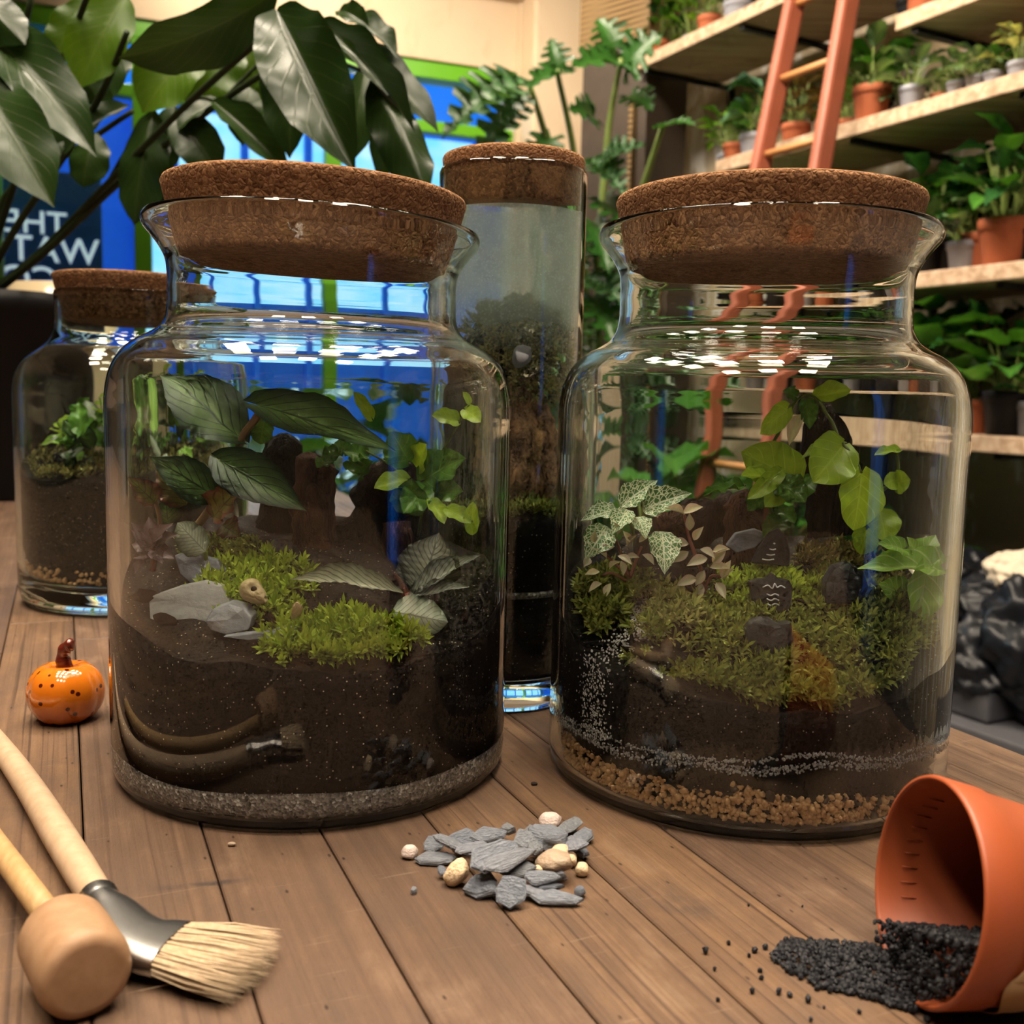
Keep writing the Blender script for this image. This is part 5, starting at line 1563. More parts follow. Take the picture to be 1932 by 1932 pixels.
# ================================================================== BACK JAR
CUR[0] = (BJ, .0830)
def hb(dx, dy): return .118 + .10 * dy + .006 * math.sin(dx * 45) + .003 * math.cos(dy * 70)
rb = lambda z: float(np.interp(z, [.0185, .021, .027, .036, .2], [.074, .080, .0845, .0862, .0862]))
fill('soil_fill', BJ, lambda z: rb(z) - (.004 if z < .035 else 0), lambda x, y: .0188, hb, MAT['soil_black'], 'dark soil filling the back jar by the black pot', 'soil', nr=12, na=72)
r_ = random.Random(19); gp = []
for i in range(520):
    a = r_.uniform(0, 2 * PI); z = r_.uniform(.0225, .036); R = rb(z) - .0028
    gp.append((BJ.x + R * math.cos(a), BJ.y + R * math.sin(a), z))
tag(grains(gp, .003, .0055, 15).build('clay_pebbles', MAT['clay']), 'orange clay pebbles at the foot of the back jar', 'pebbles', kind='stuff')
mp = [(p, n) for p, n in surf_pts(BJ, hb, lambda x, y: 1 if x * x + y * y < .08 ** 2 else 0, 420, 33, .4, .002)]
moss('moss_clump', mp, MAT['moss_dark'], 'dark moss carpet in the back jar', (.006, .011), 8, 33)
pj = empty('small_leaf_plant', at(170, 940, .87), 'bushy plant with mixed small green leaves in the back jar', 'plant')
for i in range(64):
    a, rr = rnd.uniform(0, 2 * PI), .070 * math.sqrt(rnd.random())
    dx, dy = rr * math.cos(a), rr * math.sin(a)
    z = hb(dx, dy) + rnd.uniform(.004, .040)
    b = Vector((BJ.x + dx * .9, BJ.y + dy * .9, z)); d = Vector((dx * 6 + rnd.gauss(0, .5), dy * 6 + rnd.gauss(0, .5), rnd.uniform(-.3, .9)))
    L = rnd.uniform(.014, .028)
    t = b + d.normalized() * L
    if math.hypot(t.x - BJ.x, t.y - BJ.y) > .083: continue
    R, _ = frame(b, t - b, (0, -.6, .8))
    new_obj('leaf', LM[rnd.choice(['figdark', 'figdark', 'pilea2', 'synd', 'begonia'])], pj, Matrix.Translation(b) @ R.to_4x4() @ Matrix.Diagonal((L * .6, L, L, 1)))
for dx, dy, h in ((.01, -.02, .062), (-.02, 0, .055), (.03, .01, .05), (-.04, -.02, .04), (0, .03, .05)):
    MB().tube([(BJ.x + dx, BJ.y + dy, hb(dx, dy) - .003), (BJ.x + dx * 1.1, BJ.y + dy * 1.1, hb(dx, dy) + h * .5), (BJ.x + dx * 1.3, BJ.y + dy * 1.2, hb(dx, dy) + h)], .0008, 6).build('stem', MAT['stem_green'], pj)
    for q in range(4):
        b = Vector((BJ.x + dx * 1.25, BJ.y + dy * 1.2, hb(dx, dy) + h * (1 - .12 * q))); d = Vector((math.cos(q * 2.2), math.sin(q * 2.2), .4)).normalized()
        R, _ = frame(b, d, (0, -.5, .8)); new_obj('leaf', LM['fig'], pj, Matrix.Translation(b) @ R.to_4x4() @ Matrix.Diagonal((.008, .012, .012, 1)))

CUR[0] = None
# ================================================================== shelf wall
def shelf_s(px, z, y=0.0):
    """position along the shelves (metres towards the camera) whose point at height z falls on image column px"""
    lo, hi = -3.0, 2.6
    for _ in range(50):
        m = (lo + hi) / 2
        if proj(MS @ Vector((m, y, z)))[0] < px: lo = m
        else: hi = m
    return lo
ZA, ZB2, ZC, ZD, ZE = 1.616, 1.091, .580, .096, 1.372
def shelf(px0, px1, z, label, depth=.42, th=.048):
    s0, s1 = shelf_s(px0, z), shelf_s(px1, z)
    t = empty('wall_shelf', MS @ Vector(((s0 + s1) / 2, .48, z)), label, 'shelf')
    MB().box((s0, 0, z - th), (s1, depth, z), MS).build('board', MAT['shelf'], t, smooth=False, bevel=.004)
    s = s0 + .06
    while s < s1:
        MB().box((s - .012, .02, z - th - .018), (s + .012, .495, z - th - .001), MS).box((s - .012, .475, z - th - .17), (s + .012, .495, z - th - .018), MS).build('bracket', MAT['black_plastic'], t, smooth=False)
        s += .62
    return t
shelf(1196, 1620, ZA, 'highest pine shelf ending beside the leafy pillar')
shelf(1350, 2250, ZB2, 'long pine shelf behind the ladder with a row of small pots')
shelf(1690, 2250, ZE, 'short upper pine shelf with a rough edge in the corner of the picture')
shelf(1330, 2250, ZC, 'pine shelf level with the cork of the gritty jar')
shelf(1330, 2250, ZD, 'lowest pine shelf behind the gritty jar')

# ------------------------------------------------------------------ pots and shop plants
def pot_parts(t, r, h, mat, rim=True):
    prof = [(0, .004), (r * .70, 0), (r * .74, .003), (r * .93, h * .74)]
    if rim: prof += [(r * .94, h * .75), (r, h * .76), (r, h * .99), (r * .985, h)]
    else: prof += [(r, h * .985), (r * .99, h)]
    prof += [(r * .92, h), (r * .90, h * .9), (0, h * .9)]
    MB().lathe(prof[:-1] + [(r * .9, h * .88), (0, h * .88)], 24).build('pot', mat, t, weld=1e-6)
    MB().lathe([(0, h * .90), (r * .5, h * .93), (r * .895, h * .90)], 16).build('soil', MAT['soil'], t, weld=1e-6)

G = lambda n, a, b, v, **k: leaf_mat(n, a, b, v, **k)
MAT['lf_a'] = G('shop_leaf_mid', (.05, .17, .02), (.035, .13, .018), (.12, .26, .06), rough=.3, transl=.25, vein_amt=.4)
MAT['lf_b'] = G('shop_leaf_dark', (.018, .075, .02), (.012, .055, .016), (.05, .12, .04), rough=.25, transl=.15, vein_amt=.4)
MAT['lf_c'] = G('shop_leaf_light', (.17, .36, .03), (.12, .30, .025), (.3, .45, .1), rough=.35, transl=.35, vein_amt=.4)
MAT['lf_d'] = G('shop_leaf_striped', (.13, .24, .10), (.03, .10, .03), (.34, .42, .27), nveins=8, vw=.25, rough=.35, transl=.2, vein_amt=.7)
MAT['lf_e'] = G('shop_leaf_bluish', (.10, .21, .13), (.06, .15, .09), (.2, .32, .2), rough=.35, transl=.2, vein_amt=.4)
MAT['lf_f'] = G('shop_leaf_cream', (.50, .52, .24), (.34, .42, .14), (.6, .6, .35), rough=.4, transl=.3, vein_amt=.4)
MAT['lf_g'] = G('shop_leaf_bronze', (.16, .12, .035), (.10, .055, .02), (.25, .2, .08), rough=.4, transl=.2, vein_amt=.4)
SH = {k: leaf_mesh('leaf', MAT['lf_' + k], s, 8, 2, f, d, w_, 2, lobe=l) for k, s, f, d, w_, l in (('a', 'heart', .15, .35, .05, .12), ('b', 'ovate', .15, .4, .08, 0), ('c', 'ovate', .18, .4, .06, 0), ('d', 'round', .12, .4, .05, 0), ('e', 'lance', .2, .5, .05, 0), ('f', 'ovate', .2, .4, .1, 0), ('g', 'round', .2, .3, .1, 0))}
def make_plant(kind, potmat, pr, phh, lk, nl, L, spread, height, seed, wl=.6, rim=True, trail=0.0):
    """proto plant at the origin: pot, soil, stems and single leaves"""
    r = random.Random(seed)
    t = empty('potted_plant', (0, 0, 0))
    pot_parts(t, pr, phh, MAT[potmat], rim)
    ms = MB()
    for i in range(nl):
        a = i * 2.399 + r.uniform(-.3, .3)
        f = (i + .5) / nl
        out = spread * (1 - .55 * f) * r.uniform(.7, 1.15)
        z = phh + height * (.15 + .85 * f) * r.uniform(.85, 1.1)
        if trail and i % 2: z = phh - trail * r.random(); out = pr * 1.25 + .02 * r.random()
        b = Vector((math.cos(a) * out * .55, math.sin(a) * out * .55, z))
        root = Vector((math.cos(a) * pr * .3, math.sin(a) * pr * .3, phh * .9))
        ms.tube(spline([root, root * .5 + b * .5 + Vector((0, 0, .12 * height)), b], 3), .0022, 5, cap=False)
        d = Vector((math.cos(a + r.gauss(0, .3)), math.sin(a + r.gauss(0, .3)), r.uniform(-.35, .45) + .6 * f))
        ll = L * r.uniform(.75, 1.2)
        R, _ = frame(b, d, (0, 0, 1) if abs(d.normalized().z) < .8 else (d.x, d.y, .2))
        new_obj('leaf', SH[r.choice(lk)], t, Matrix.Translation(b) @ R.to_4x4() @ Matrix.Diagonal((ll * wl, ll, ll, 1)))
    ms.build('stems', MAT['stem_green'], t)
    return t
KIND = {   # pot, pot radius, pot height, leaf kinds, leaves, leaf length, spread, height
    'bush': ('terracotta', .043, .078, 'ab', 26, .055, .13, .13, 1, .7),
    'heart': ('black_plastic', .055, .10, 'a', 15, .11, .19, .15, 2, .75),
    'light': ('grey_plastic', .040, .075, 'c', 18, .075, .14, .15, 3, .6),
    'stripe': ('grey_plastic', .038, .068, 'd', 14, .075, .13, .09, 4, .65),
    'spear': ('terracotta', .045, .08, 'eb', 14, .14, .14, .20, 5, .35),
    'cream': ('grey_plastic', .040, .07, 'f', 18, .065, .13, .10, 6, .6),
    'bronze': ('terracotta', .043, .075, 'g', 22, .05, .10, .12, 7, .7),
    'dark': ('black_plastic', .050, .09, 'b', 20, .10, .16, .16, 8, .55),
    'small': ('grey_plastic', .034, .06, 'ab', 16, .045, .09, .07, 9, .65),
    'tiny': ('terracotta', .034, .06, 'da', 14, .05, .09, .07, 10, .65),
}
PROTO = {}
LOOKS = {'bush': 'bushy mid-green plant in terracotta pot', 'heart': 'heart-leaved green plant in black pot', 'light': 'bright light-green plant in grey pot', 'stripe': 'striped-leaf plant in small grey pot', 'spear': 'bluish spear-leaved plant in terracotta pot', 'cream': 'cream variegated plant in grey pot', 'bronze': 'bronze-leaved plant in terracotta pot', 'dark': 'dark glossy-leaved plant in black pot', 'small': 'small dense green plant in grey pot', 'tiny': 'tiny striped green plant in terracotta pot'}
CATP = 'plant'
def put_plant(kind, px, z, where, scale=1.0, y=.12, rot=0.0, group='potted plants on the wall shelves'):
    M = MS @ Matrix.Translation((shelf_s(px, z, y), y, z + .0005)) @ Matrix.Rotation(rot, 4, 'Z') @ Matrix.Diagonal((scale, scale, scale, 1))
    if kind not in PROTO:
        a = KIND[kind]
        o = make_plant(kind, *a[:4], *a[4:8], a[8], a[9])
        o.matrix_basis = M; PROTO[kind] = o
    else:
        o = copy_tree(PROTO[kind], M)
    return tag(o, LOOKS[kind] + ', ' + where, CATP, group)
ORD = ['first', 'second', 'third', 'fourth', 'fifth', 'sixth', 'seventh', 'eighth', 'ninth', 'tenth', 'eleventh', 'twelfth', 'thirteenth', 'fourteenth', 'fifteenth', 'sixteenth', 'seventeenth', 'eighteenth', 'nineteenth', 'twentieth']
def row(z, items, shelf_name):
    for i, (kind, px, sc, y) in enumerate(items):
        put_plant(kind, px, z, f'{ORD[i]} from the pillar on {shelf_name}', sc * 1.12, y + .05, i * 1.7)
row(ZA, [('bush', 1238, 1.15, .08), ('bush', 1275, 1.0, .16), ('light', 1305, 1.0, .14), ('tiny', 1338, 1.35, .07), ('small', 1390, 1.5, .08), ('dark', 1440, .9, .15), ('bush', 1520, 1.1, .12)], 'the highest shelf')
row(ZB2, [('light', 1372, 1.0, .16), ('tiny', 1384, 1.2, .06), ('spear', 1440, .95, .10), ('small', 1420, 1.45, .07), ('bronze', 1500, 1.15, .10), ('bronze', 1560, 1.0, .14), ('bush', 1596, .9, .16), ('tiny', 1642, 1.65, .02), ('heart', 1655, .85, .06), ('stripe', 1690, .70, .10), ('stripe', 1718, .95, .02), ('tiny', 1770, .80, .10), ('stripe', 1802, .66, .03), ('tiny', 1822, .70, .16), ('stripe', 1838, .66, .03), ('small', 1872, .74, .04), ('bush', 1900, .62, .16), ('cream', 1922, .80, .06)], 'the long ladder shelf')
row(ZE, [('heart', 1715, .70, .06), ('tiny', 1736, 1.4, .07), ('bush', 1790, 1.1, .12), ('light', 1860, 1.1, .12)], 'the short upper shelf')
row(ZC, [('dark', 1360, .9, .12), ('bush', 1420, 1.0, .1), ('heart', 1470, .9, .14), ('light', 1530, 1.0, .1), ('bush', 1580, 1.0, .12), ('dark', 1640, 1.0, .12), ('light', 1692, 1.0, .10), ('dark', 1745, 1.15, .09), ('heart', 1790, 1.15, .15), ('small', 1816, 1.35, .06), ('tiny', 1852, 1.7, .10), ('bush', 1892, 1.6, .07), ('dark', 1945, 1.2, .12)], 'the cork-level shelf')
row(ZD, [('heart', 1360, .9, .12), ('light', 1420, 1.0, .1), ('dark', 1475, 1.0, .12), ('bush', 1530, 1.1, .1), ('heart', 1590, 1.0, .12), ('light', 1640, 1.0, .1), ('dark', 1690, 1.0, .12), ('heart', 1742, 1.35, .08), ('small', 1800, 1.4, .08), ('spear', 1838, 1.15, .10), ('heart', 1895, 1.15, .08), ('small', 1950, 1.5, .1)], 'the lowest shelf')

# white bottles / flower glints on the plaster
# ------------------------------------------------------------------ ladder
def lad(px, py):
    d = CAM_ROT @ Vector(((px - W_PX / 2) / F_PX, -(py - W_PX / 2) / F_PX, -1.0))
    # leaning plane: y_shelf = -.07 - .24 * (1.33 - z)
    n = WN - Vector((0, 0, .24)); c = WN.dot(WF) - .07 - .24 * 1.33
    s = (c - n.dot(EYE)) / n.dot(d)
    return EYE + d * s
lA, lB = lad(1500, 0), lad(1436, 310)
rA, rB = lad(1601, 0), lad(1548, 310)
def ext(A, B, z): return A + (B - A) * ((z - A.z) / (B.z - A.z))
ld = empty('ladder', ext(lA, lB, FLOOR_Z), 'red-brown wooden ladder leaning against the plant shelves', 'ladder')
for A, B in ((lA, lB), (rA, rB)):
    lo_, hi_ = ext(A, B, FLOOR_Z + .005), ext(A, B, 1.62)
    ax = (hi_ - lo_).normalized(); sx = (-WD - ax * ax.dot(-WD)).normalized(); sy = ax.cross(sx)
    M = Matrix((sx, sy, ax)).transposed().to_4x4(); M.translation = lo_
    MB().box((-.020, -.036, 0), (.020, .036, (hi_ - lo_).length), M).build('rail', MAT['ladder_red'], ld, smooth=False, bevel=.012)
z1 = lad(1472, 150).z; z2 = lad(1449, 291).z
dz = z1 - z2
z = z1 + dz
while z > FLOOR_Z + .1:
    a, b = ext(lA, lB, z), ext(rA, rB, z)
    MB().tube([a, b], .013, 12).build('rung', MAT['ladder_rung'], ld)
    z -= dz

# ------------------------------------------------------------------ dark leafy pillar in the corner with a split-leaf plant
def m_wicker():
    t = NT('woven_cane'); co = t.coord()
    a = t.math('SINE', t.math('MULTIPLY', t.sep(co)[2], 260.0)); b = t.math('SINE', t.math('MULTIPLY', t.math('ADD', t.sep(co)[0], t.sep(co)[1]), 260.0))
    f = t.math('ADD', t.math('MULTIPLY', t.math('MULTIPLY', a, b), .5), .5)
    t.set(base=t.mix(f, (.05, .028, .012), (.28, .17, .06)), rough=.7); t.bump(f, .5, .01)
    return t.m
MAT['wicker'] = m_wicker()
MAT['dark_wood'] = plain('dark_wood', (.045, .03, .02), .6, .3, 20)
pl = empty('trim_3', at(1145, 742, 4.75), kind='structure')
pA, pB = at(1092, 400, 4.85), at(1212, 400, 4.60)
axp = (Vector((pB.x - pA.x, pB.y - pA.y, 0))).normalized(); nrp = Vector((-axp.y, axp.x, 0))
MP = basis(axp, nrp, Vector((pA.x, pA.y, 0)))
wp = (pB - pA).length
MB().box((0, 0, FLOOR_Z), (wp, .3, 1.72), MP).build('post', MAT['dark_wood'], pl, smooth=False)
MB().box((-.01, -.02, 1.72), (wp + .01, .3, CEIL_Z - .01), MP).build('cane_panel', MAT['wicker'], pl, smooth=False)
MB().box((wp * .80, -.03, FLOOR_Z), (wp * .86, 0, 1.45), MP).build('cane_edge', MAT['wicker'], pl, smooth=False)

MAT['lf_mon'] = leaf_mat('split_leaf', (.026, .10, .014), (.017, .075, .010), (.07, .16, .035), rough=.3, transl=.3, vein_amt=.4)
MON = leaf_mesh('leaf', MAT['lf_mon'], 'heart', 36, 5, .10, .30, .03, 2, lobe=.15, cuts=5, cut_depth=.55)
MAT['lf_palm'] = leaf_mat('fingered_leaf', (.06, .15, .06), (.045, .12, .045), (.14, .26, .1), rough=.35, transl=.3, vein_amt=.4)
PALM = leaf_mesh('leaf', MAT['lf_palm'], 'ovate', 48, 5, .12, .35, .03, 2, cuts=8, cut_depth=.92)
mo = empty('split_leaf_plant', at(1120, 800, 4.3), 'tall plant with large split leaves in front of the dark pillar', 'plant')
MB().lathe([(0, 0), (.13, 0), (.17, .30), (.165, .31), (.15, .29), (0, .28)], 28, Matrix.Translation((mo.location.x, mo.location.y, FLOOR_Z))).build('pot', MAT['black_plastic'], mo, weld=1e-6)
def bleaf(mesh, b, t, w, Yb, Yt, n, par): return leaf(mesh, b, t, w, Yb, Yt, n, par)
for m_, b, t, w, Yb, Yt, n in [
    (MON, (1055, 130), (1040, 70), 60, 3.9, 3.9, (0, -.9, .3)), (MON, (1060, 140), (1000, 150), 70, 3.9, 3.7, (0, -.6, .8)), (MON, (1170, 120), (1085, 110), 90, 4.1, 3.9, (0, -.8, .6)),
    (MON, (1180, 130), (1240, 60), 110, 4.1, 4.0, (0, -.8, .5)), (MON, (1160, 90), (1130, 30), 80, 4.1, 4.1, (0, -.9, .3)), (PALM, (1000, 150), (838, 225), 120, 3.9, 3.7, (0, -.7, .7)),
    (PALM, (1120, 330), (1200, 260), 80, 4.0, 3.8, (0, -.8, .6)), (PALM, (1110, 300), (1180, 350), 70, 4.0, 3.8, (0, -.8, .6)), (MON, (1120, 420), (1150, 500), 90, 4.0, 3.8, (0, -.8, .5)),
    (MON, (1110, 450), (1070, 520), 90, 4.1, 3.9, (0, -.8, .5)), (MON, (1120, 560), (1160, 640), 90, 4.0, 3.8, (0, -.8, .5)), (PALM, (1100, 520), (1180, 560), 90, 4.0, 3.8, (0, -.7, .7)),
    (MON, (1110, 600), (1050, 660), 90, 4.0, 3.8, (0, -.7, .7)), (MON, (1120, 220), (1080, 200), 80, 4.2, 4.1, (0, -.9, .4)), (MON, (1190, 180), (1230, 200), 70, 4.2, 4.1, (0, -.9, .4)),
    (PALM, (1000, 170), (900, 290), 90, 3.95, 3.8, (0, -.8, .5)), (MON, (1250, 240), (1310, 225), 60, 3.6, 3.5, (0, -.5, .8)), (MON, (1040, 260), (1000, 310), 70, 4.0, 3.9, (0, -.8, .5)),
    (MON, (1150, 700), (1230, 690), 100, 3.9, 3.7, (0, -.7, .7)), (MON, (1100, 740), (1010, 760), 100, 3.9, 3.7, (0, -.7, .7)), (MON, (1140, 380), (1200, 430), 80, 4.0, 3.8, (0, -.8, .5))]:
    leaf(m_, b, t, w, Yb, Yt, n, mo)
rl = random.Random(77)
for i in range(26):
    x, y = rl.uniform(1030, 1330), rl.uniform(380, 900); a = rl.uniform(0, 2 * PI); l = rl.uniform(60, 95)
    Y = rl.uniform(3.75, 4.2)
    leaf(MON if i % 3 else PALM, (x, y), (x + l * math.cos(a), y + l * abs(math.sin(a)) * .8), rl.uniform(60, 90), Y, Y - .12, (rl.uniform(-.3, .3), -.75, .6), mo)
for path in ([(1120, 900, 4.3), (1095, 400, 4.2), (1080, 270, 4.05), (1050, 130, 3.9)], [(1125, 900, 4.3), (1135, 400, 4.2), (1150, 230, 4.15), (1172, 110, 4.1)], [(1115, 900, 4.3), (1060, 420, 4.1), (1030, 260, 4.0), (1000, 160, 3.9)], [(1120, 900, 4.3), (1130, 600, 4.15), (1120, 430, 4.0)], [(1130, 900, 4.3), (1200, 400, 3.8), (1250, 240, 3.6)]):
    stem(path, (.018, .010), 'stem_green', mo)

# ------------------------------------------------------------------ things under the shelves: black sacks, crate, pale bag
MAT['sack'] = plain('glossy_black_film', (.005, .006, .009), .42, .2, spec=.3)
MAT['pale_sack'] = plain('pale_paper_sack', (.55, .47, .36), .7, .12, bump=.3)
MAT['crate'] = plain('grey_crate', (.075, .075, .085), .5, .1)
def under(px, py, y): # point at a given distance in front of the shelf front plane
    d = CAM_ROT @ Vector(((px - W_PX / 2) / F_PX, -(py - W_PX / 2) / F_PX, -1.0))
    s = (WN.dot(WF) + y - WN.dot(EYE)) / WN.dot(d)
    return EYE + d * s
low = empty('low_bench', Vector((1.6, 2.2, FLOOR_Z)), 'dark low bench under the shelves carrying the black sacks', 'bench')
zl = under(1860, 1345, -.25).z
MB().box((-1.9, -.40, zl - .05), (1.9, .3, zl), MS).build('top', MAT['crate'], low, smooth=False, bevel=.006)
for s in (-1.8, .0, 1.8):
    for y in (-.35, .22):
        MB().box((s - .03, y - .03, FLOOR_Z), (s + .03, y + .03, zl - .05), MS).build('leg', MAT['crate'], low, smooth=False)
def sack(px, py, y, w, h, label, seed, mat='sack', amp=.30):
    p = under(px, py, y); me = rock_mesh('black_sack', MAT[mat], seed, 5, amp)
    for v in me.vertices:
        c = v.co; k = .10 * noise3(c * 14, 1, seed) + .02 * noise3(c * 34, 1, seed + 2)
        v.co = c * (1 + k)
    o = new_obj('black_sack' if mat == 'sack' else 'paper_sack', me, None, Matrix.Translation((p.x, p.y, max(p.z, zl + h * .46))) @ Matrix.Rotation(seed * .7, 4, 'Z') @ Matrix.Diagonal((w, w * .8, h, 1)))
    return tag(o, label, 'bag')
sack(1850, 1250, -.22, .34, .26, 'crumpled glossy black sack nearest the bench edge', 51)
sack(1925, 1230, -.20, .36, .34, 'tall crumpled glossy black sack at the picture edge', 52)
sack(1890, 1170, -.10, .34, .24, 'glossy black sack lying on top of the others', 53)
sack(1790, 1220, -.15, .30, .30, 'glossy black sack half hidden by the gritty jar', 54)
sack(1845, 1110, .0, .30, .22, 'dark folded sack against the wall behind the others', 55)
sack(1925, 1085, -.06, .26, .16, 'pale paper sack lying above the black sacks', 56, 'pale_sack', .15)
p = under(1840, 1318, -.26)
ck = MB(); M_ = MS @ Matrix.Translation(MS.inverted() @ Vector((p.x, p.y, zl + .0)))
ck.box((-.10, -.08, .001), (.10, .08, .085), M_)
tag(ck.build('plastic_crate', MAT['crate'], smooth=False, bevel=.01), 'dark grey plastic box at the foot of the black sacks', 'box')

row(zl, [('dark', 1190, 1.7, .0), ('heart', 1250, 1.6, -.1), ('light', 1310, 1.8, .0), ('bush', 1362, 1.9, -.12), ('heart', 1420, 1.6, .02), ('cream', 1480, 1.9, -.1), ('dark', 1530, 1.7, .0), ('bush', 1590, 1.9, -.1), ('heart', 1650, 1.5, .0), ('small', 1710, 2.2, -.1)], 'the low dark bench')
# ================================================================== big glossy-leaved plant in the black pot
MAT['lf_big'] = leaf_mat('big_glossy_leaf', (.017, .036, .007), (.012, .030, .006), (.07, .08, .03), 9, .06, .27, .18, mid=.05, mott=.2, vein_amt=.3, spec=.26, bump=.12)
MAT['lf_bigl'] = leaf_mat('big_backlit_leaf', (.09, .175, .012), (.07, .15, .010), (.18, .25, .05), 9, .06, .3, .6, mid=.05, mott=.2, vein_amt=.35)  # leaf colour raised to look lit through from the window
BIG = [leaf_mesh('leaf', MAT['lf_big'], 'oblong', 26, 5, f, d, w, k) for f, d, w, k in ((.06, .30, .022, 2.2), (.14, .25, .03, 2.6), (-.10, .30, .025, 2.5))]
BIGL = [leaf_mesh('leaf', MAT['lf_bigl'], 'oblong', 26, 5, f, d, w, k) for f, d, w, k in ((.08, .25, .03, 2.2), (.04, .2, .035, 3.0))]
pot_c = on_table(-55, 950); pot_c = Vector((pot_c.x - .02, pot_c.y + .14, 0))
bp = empty('large_houseplant', pot_c, 'large glossy-leaved houseplant in a black pot behind the jars', 'plant')
PHt = .318
MB().lathe([(0, 0), (.112, 0), (.116, .004), (.140, PHt - .03), (.147, PHt - .028), (.148, PHt), (.142, PHt), (.134, PHt - .03), (0, PHt - .035)], 56, Matrix.Translation(pot_c)).build('pot', MAT['black_plastic'], bp, weld=1e-6)
MB().lathe([(0, PHt - .012), (.07, PHt - .016), (.1335, PHt - .03)], 32, Matrix.Translation(pot_c)).build('soil', MAT['soil'], bp, weld=1e-6)
SP = [[(-30, 560, 1.62), (60, 490, 1.55), (200, 350, 1.42), (360, 190, 1.28), (525, 45, 1.15)], [(-20, 560, 1.60), (80, 480, 1.52), (230, 340, 1.42), (420, 190, 1.32), (560, 100, 1.22)],
      [(-40, 560, 1.62), (10, 400, 1.55), (70, 230, 1.45), (120, 110, 1.38), (170, -20, 1.3)], [(-60, 560, 1.62), (-20, 300, 1.5), (30, 130, 1.4), (60, -10, 1.35)], [(-40, 560, 1.6), (30, 430, 1.5), (130, 280, 1.42), (200, 160, 1.36), (240, 60, 1.30)],
      [(-10, 560, 1.64), (10, 370, 1.6), (130, 290, 1.55), (250, 210, 1.5)]]
for s in SP: stem(s, (.0056, .0036), 'stem_dark', bp, n=10)
LV = [  # mesh set, base, tip, width px, Yb, Yt, normal
    (0, (525, -20), (250, 136), 118, 1.16, 1.10, (.2, -.5, -.8)), (1, (522, 18), (652, 290), 132, 1.13, 1.02, (-.15, -.9, .35)), (0, (590, 60), (838, 208), 92, 1.18, 1.14, (.3, -.6, .6)),
    (2, (700, 150), (806, 334), 88, 1.16, 1.08, (.2, -.9, .3)), (1, (600, 40), (786, 218), 44, 1.12, 1.05, (.1, -.7, .6)), (1, (560, 60), (540, 285), 92, 1.30, 1.26, (0, -1, .1)),
    (2, (540, 40), (700, 35), 50, 1.2, 1.14, (0, -.6, .8)), (1, (640, 30), (752, 88), 50, 1.2, 1.15, (0, -.5, .9)), (1, (640, 20), (690, 40), 40, 1.18, 1.14, (0, -.9, .2)),
    (0, (-70, 20), (168, 240), 100, 1.22, 1.12, (.2, -.8, .55)), (0, (-60, 130), (90, 354), 112, 1.15, 1.08, (.3, -.85, .3)), (2, (-60, -20), (30, 62), 70, 1.2, 1.15, (0, -.9, .3)),
    (1, (245, 200), (112, 276), 62, 1.4, 1.36, (0, -.7, .7)), (2, (290, 205), (245, 412), 82, 1.38, 1.34, (.1, -1, .1)), (0, (330, 215), (412, 322), 78, 1.35, 1.33, (0, -.9, .3)),
    (1, (400, 190), (545, 318), 58, 1.32, 1.28, (0, -.8, .5)), (0, (690, 130), (660, 300), 62, 1.28, 1.24, (.3, -.9, .1)), (0, (760, 120), (720, 330), 70, 1.3, 1.25, (.2, -.9, .2)),
    (2, (180, 250), (150, 345), 70, 1.45, 1.42, (0, -.9, .4)), (0, (300, 290), (230, 330), 60, 1.42, 1.40, (0, -.9, .4)), (2, (120, 160), (60, 330), 66, 1.45, 1.4, (.2, -.9, .2)), (0, (330, 200), (300, 330), 60, 1.45, 1.42, (0, -1, .2)),
    (0, (240, 90), (170, 190), 70, 1.5, 1.46, (0, -.9, .3)), (1, (310, 300), (290, 430), 62, 1.46, 1.44, (.2, -.9, .2)),
]
LV += [(2, (205, 215), (160, 150), 52, 1.46, 1.44, (0, -.9, .3)), (1, (420, 190), (330, 235), 56, 1.36, 1.33, (0, -.6, .8)), (0, (470, 165), (455, 265), 60, 1.34, 1.31, (.1, -1, .1)), (1, (260, 300), (300, 395), 56, 1.44, 1.42, (0, -.9, .3)), (2, (60, 220), (110, 290), 46, 1.44, 1.42, (0, -.9, .3)), (0, (610, 70), (735, 150), 46, 1.14, 1.08, (.1, -.6, .8))]
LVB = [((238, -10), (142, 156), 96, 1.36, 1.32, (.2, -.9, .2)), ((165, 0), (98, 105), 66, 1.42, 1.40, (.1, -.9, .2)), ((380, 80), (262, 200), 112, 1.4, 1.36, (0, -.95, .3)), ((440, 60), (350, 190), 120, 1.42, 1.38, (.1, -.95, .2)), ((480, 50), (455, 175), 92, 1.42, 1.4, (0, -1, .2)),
       ((560, 120), (480, 250), 80, 1.42, 1.4, (0, -1, .2))]
for k, b, t, w, Yb, Yt, n in LV: leaf(BIG[k], b, t, w, Yb, Yt, n, bp)
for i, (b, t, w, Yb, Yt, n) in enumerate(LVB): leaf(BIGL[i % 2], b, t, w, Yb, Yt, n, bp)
for b, t in (((525, 45, 1.15), (590, 60, 1.18)), ((525, 45, 1.15), (600, 40, 1.12)), ((560, 100, 1.22), (700, 140, 1.18)), ((360, 190, 1.28), (400, 190, 1.32)), ((200, 350, 1.42), (290, 205, 1.38)), ((420, 190, 1.32), (560, 60, 1.30)), ((230, 340, 1.42), (330, 215, 1.35))):
    stem([b, tuple((np.array(b) + np.array(t)) / 2 + np.array((0, -6, 0))), t], (.0028, .0020), 'stem_dark', bp, 'leaf_stalk')

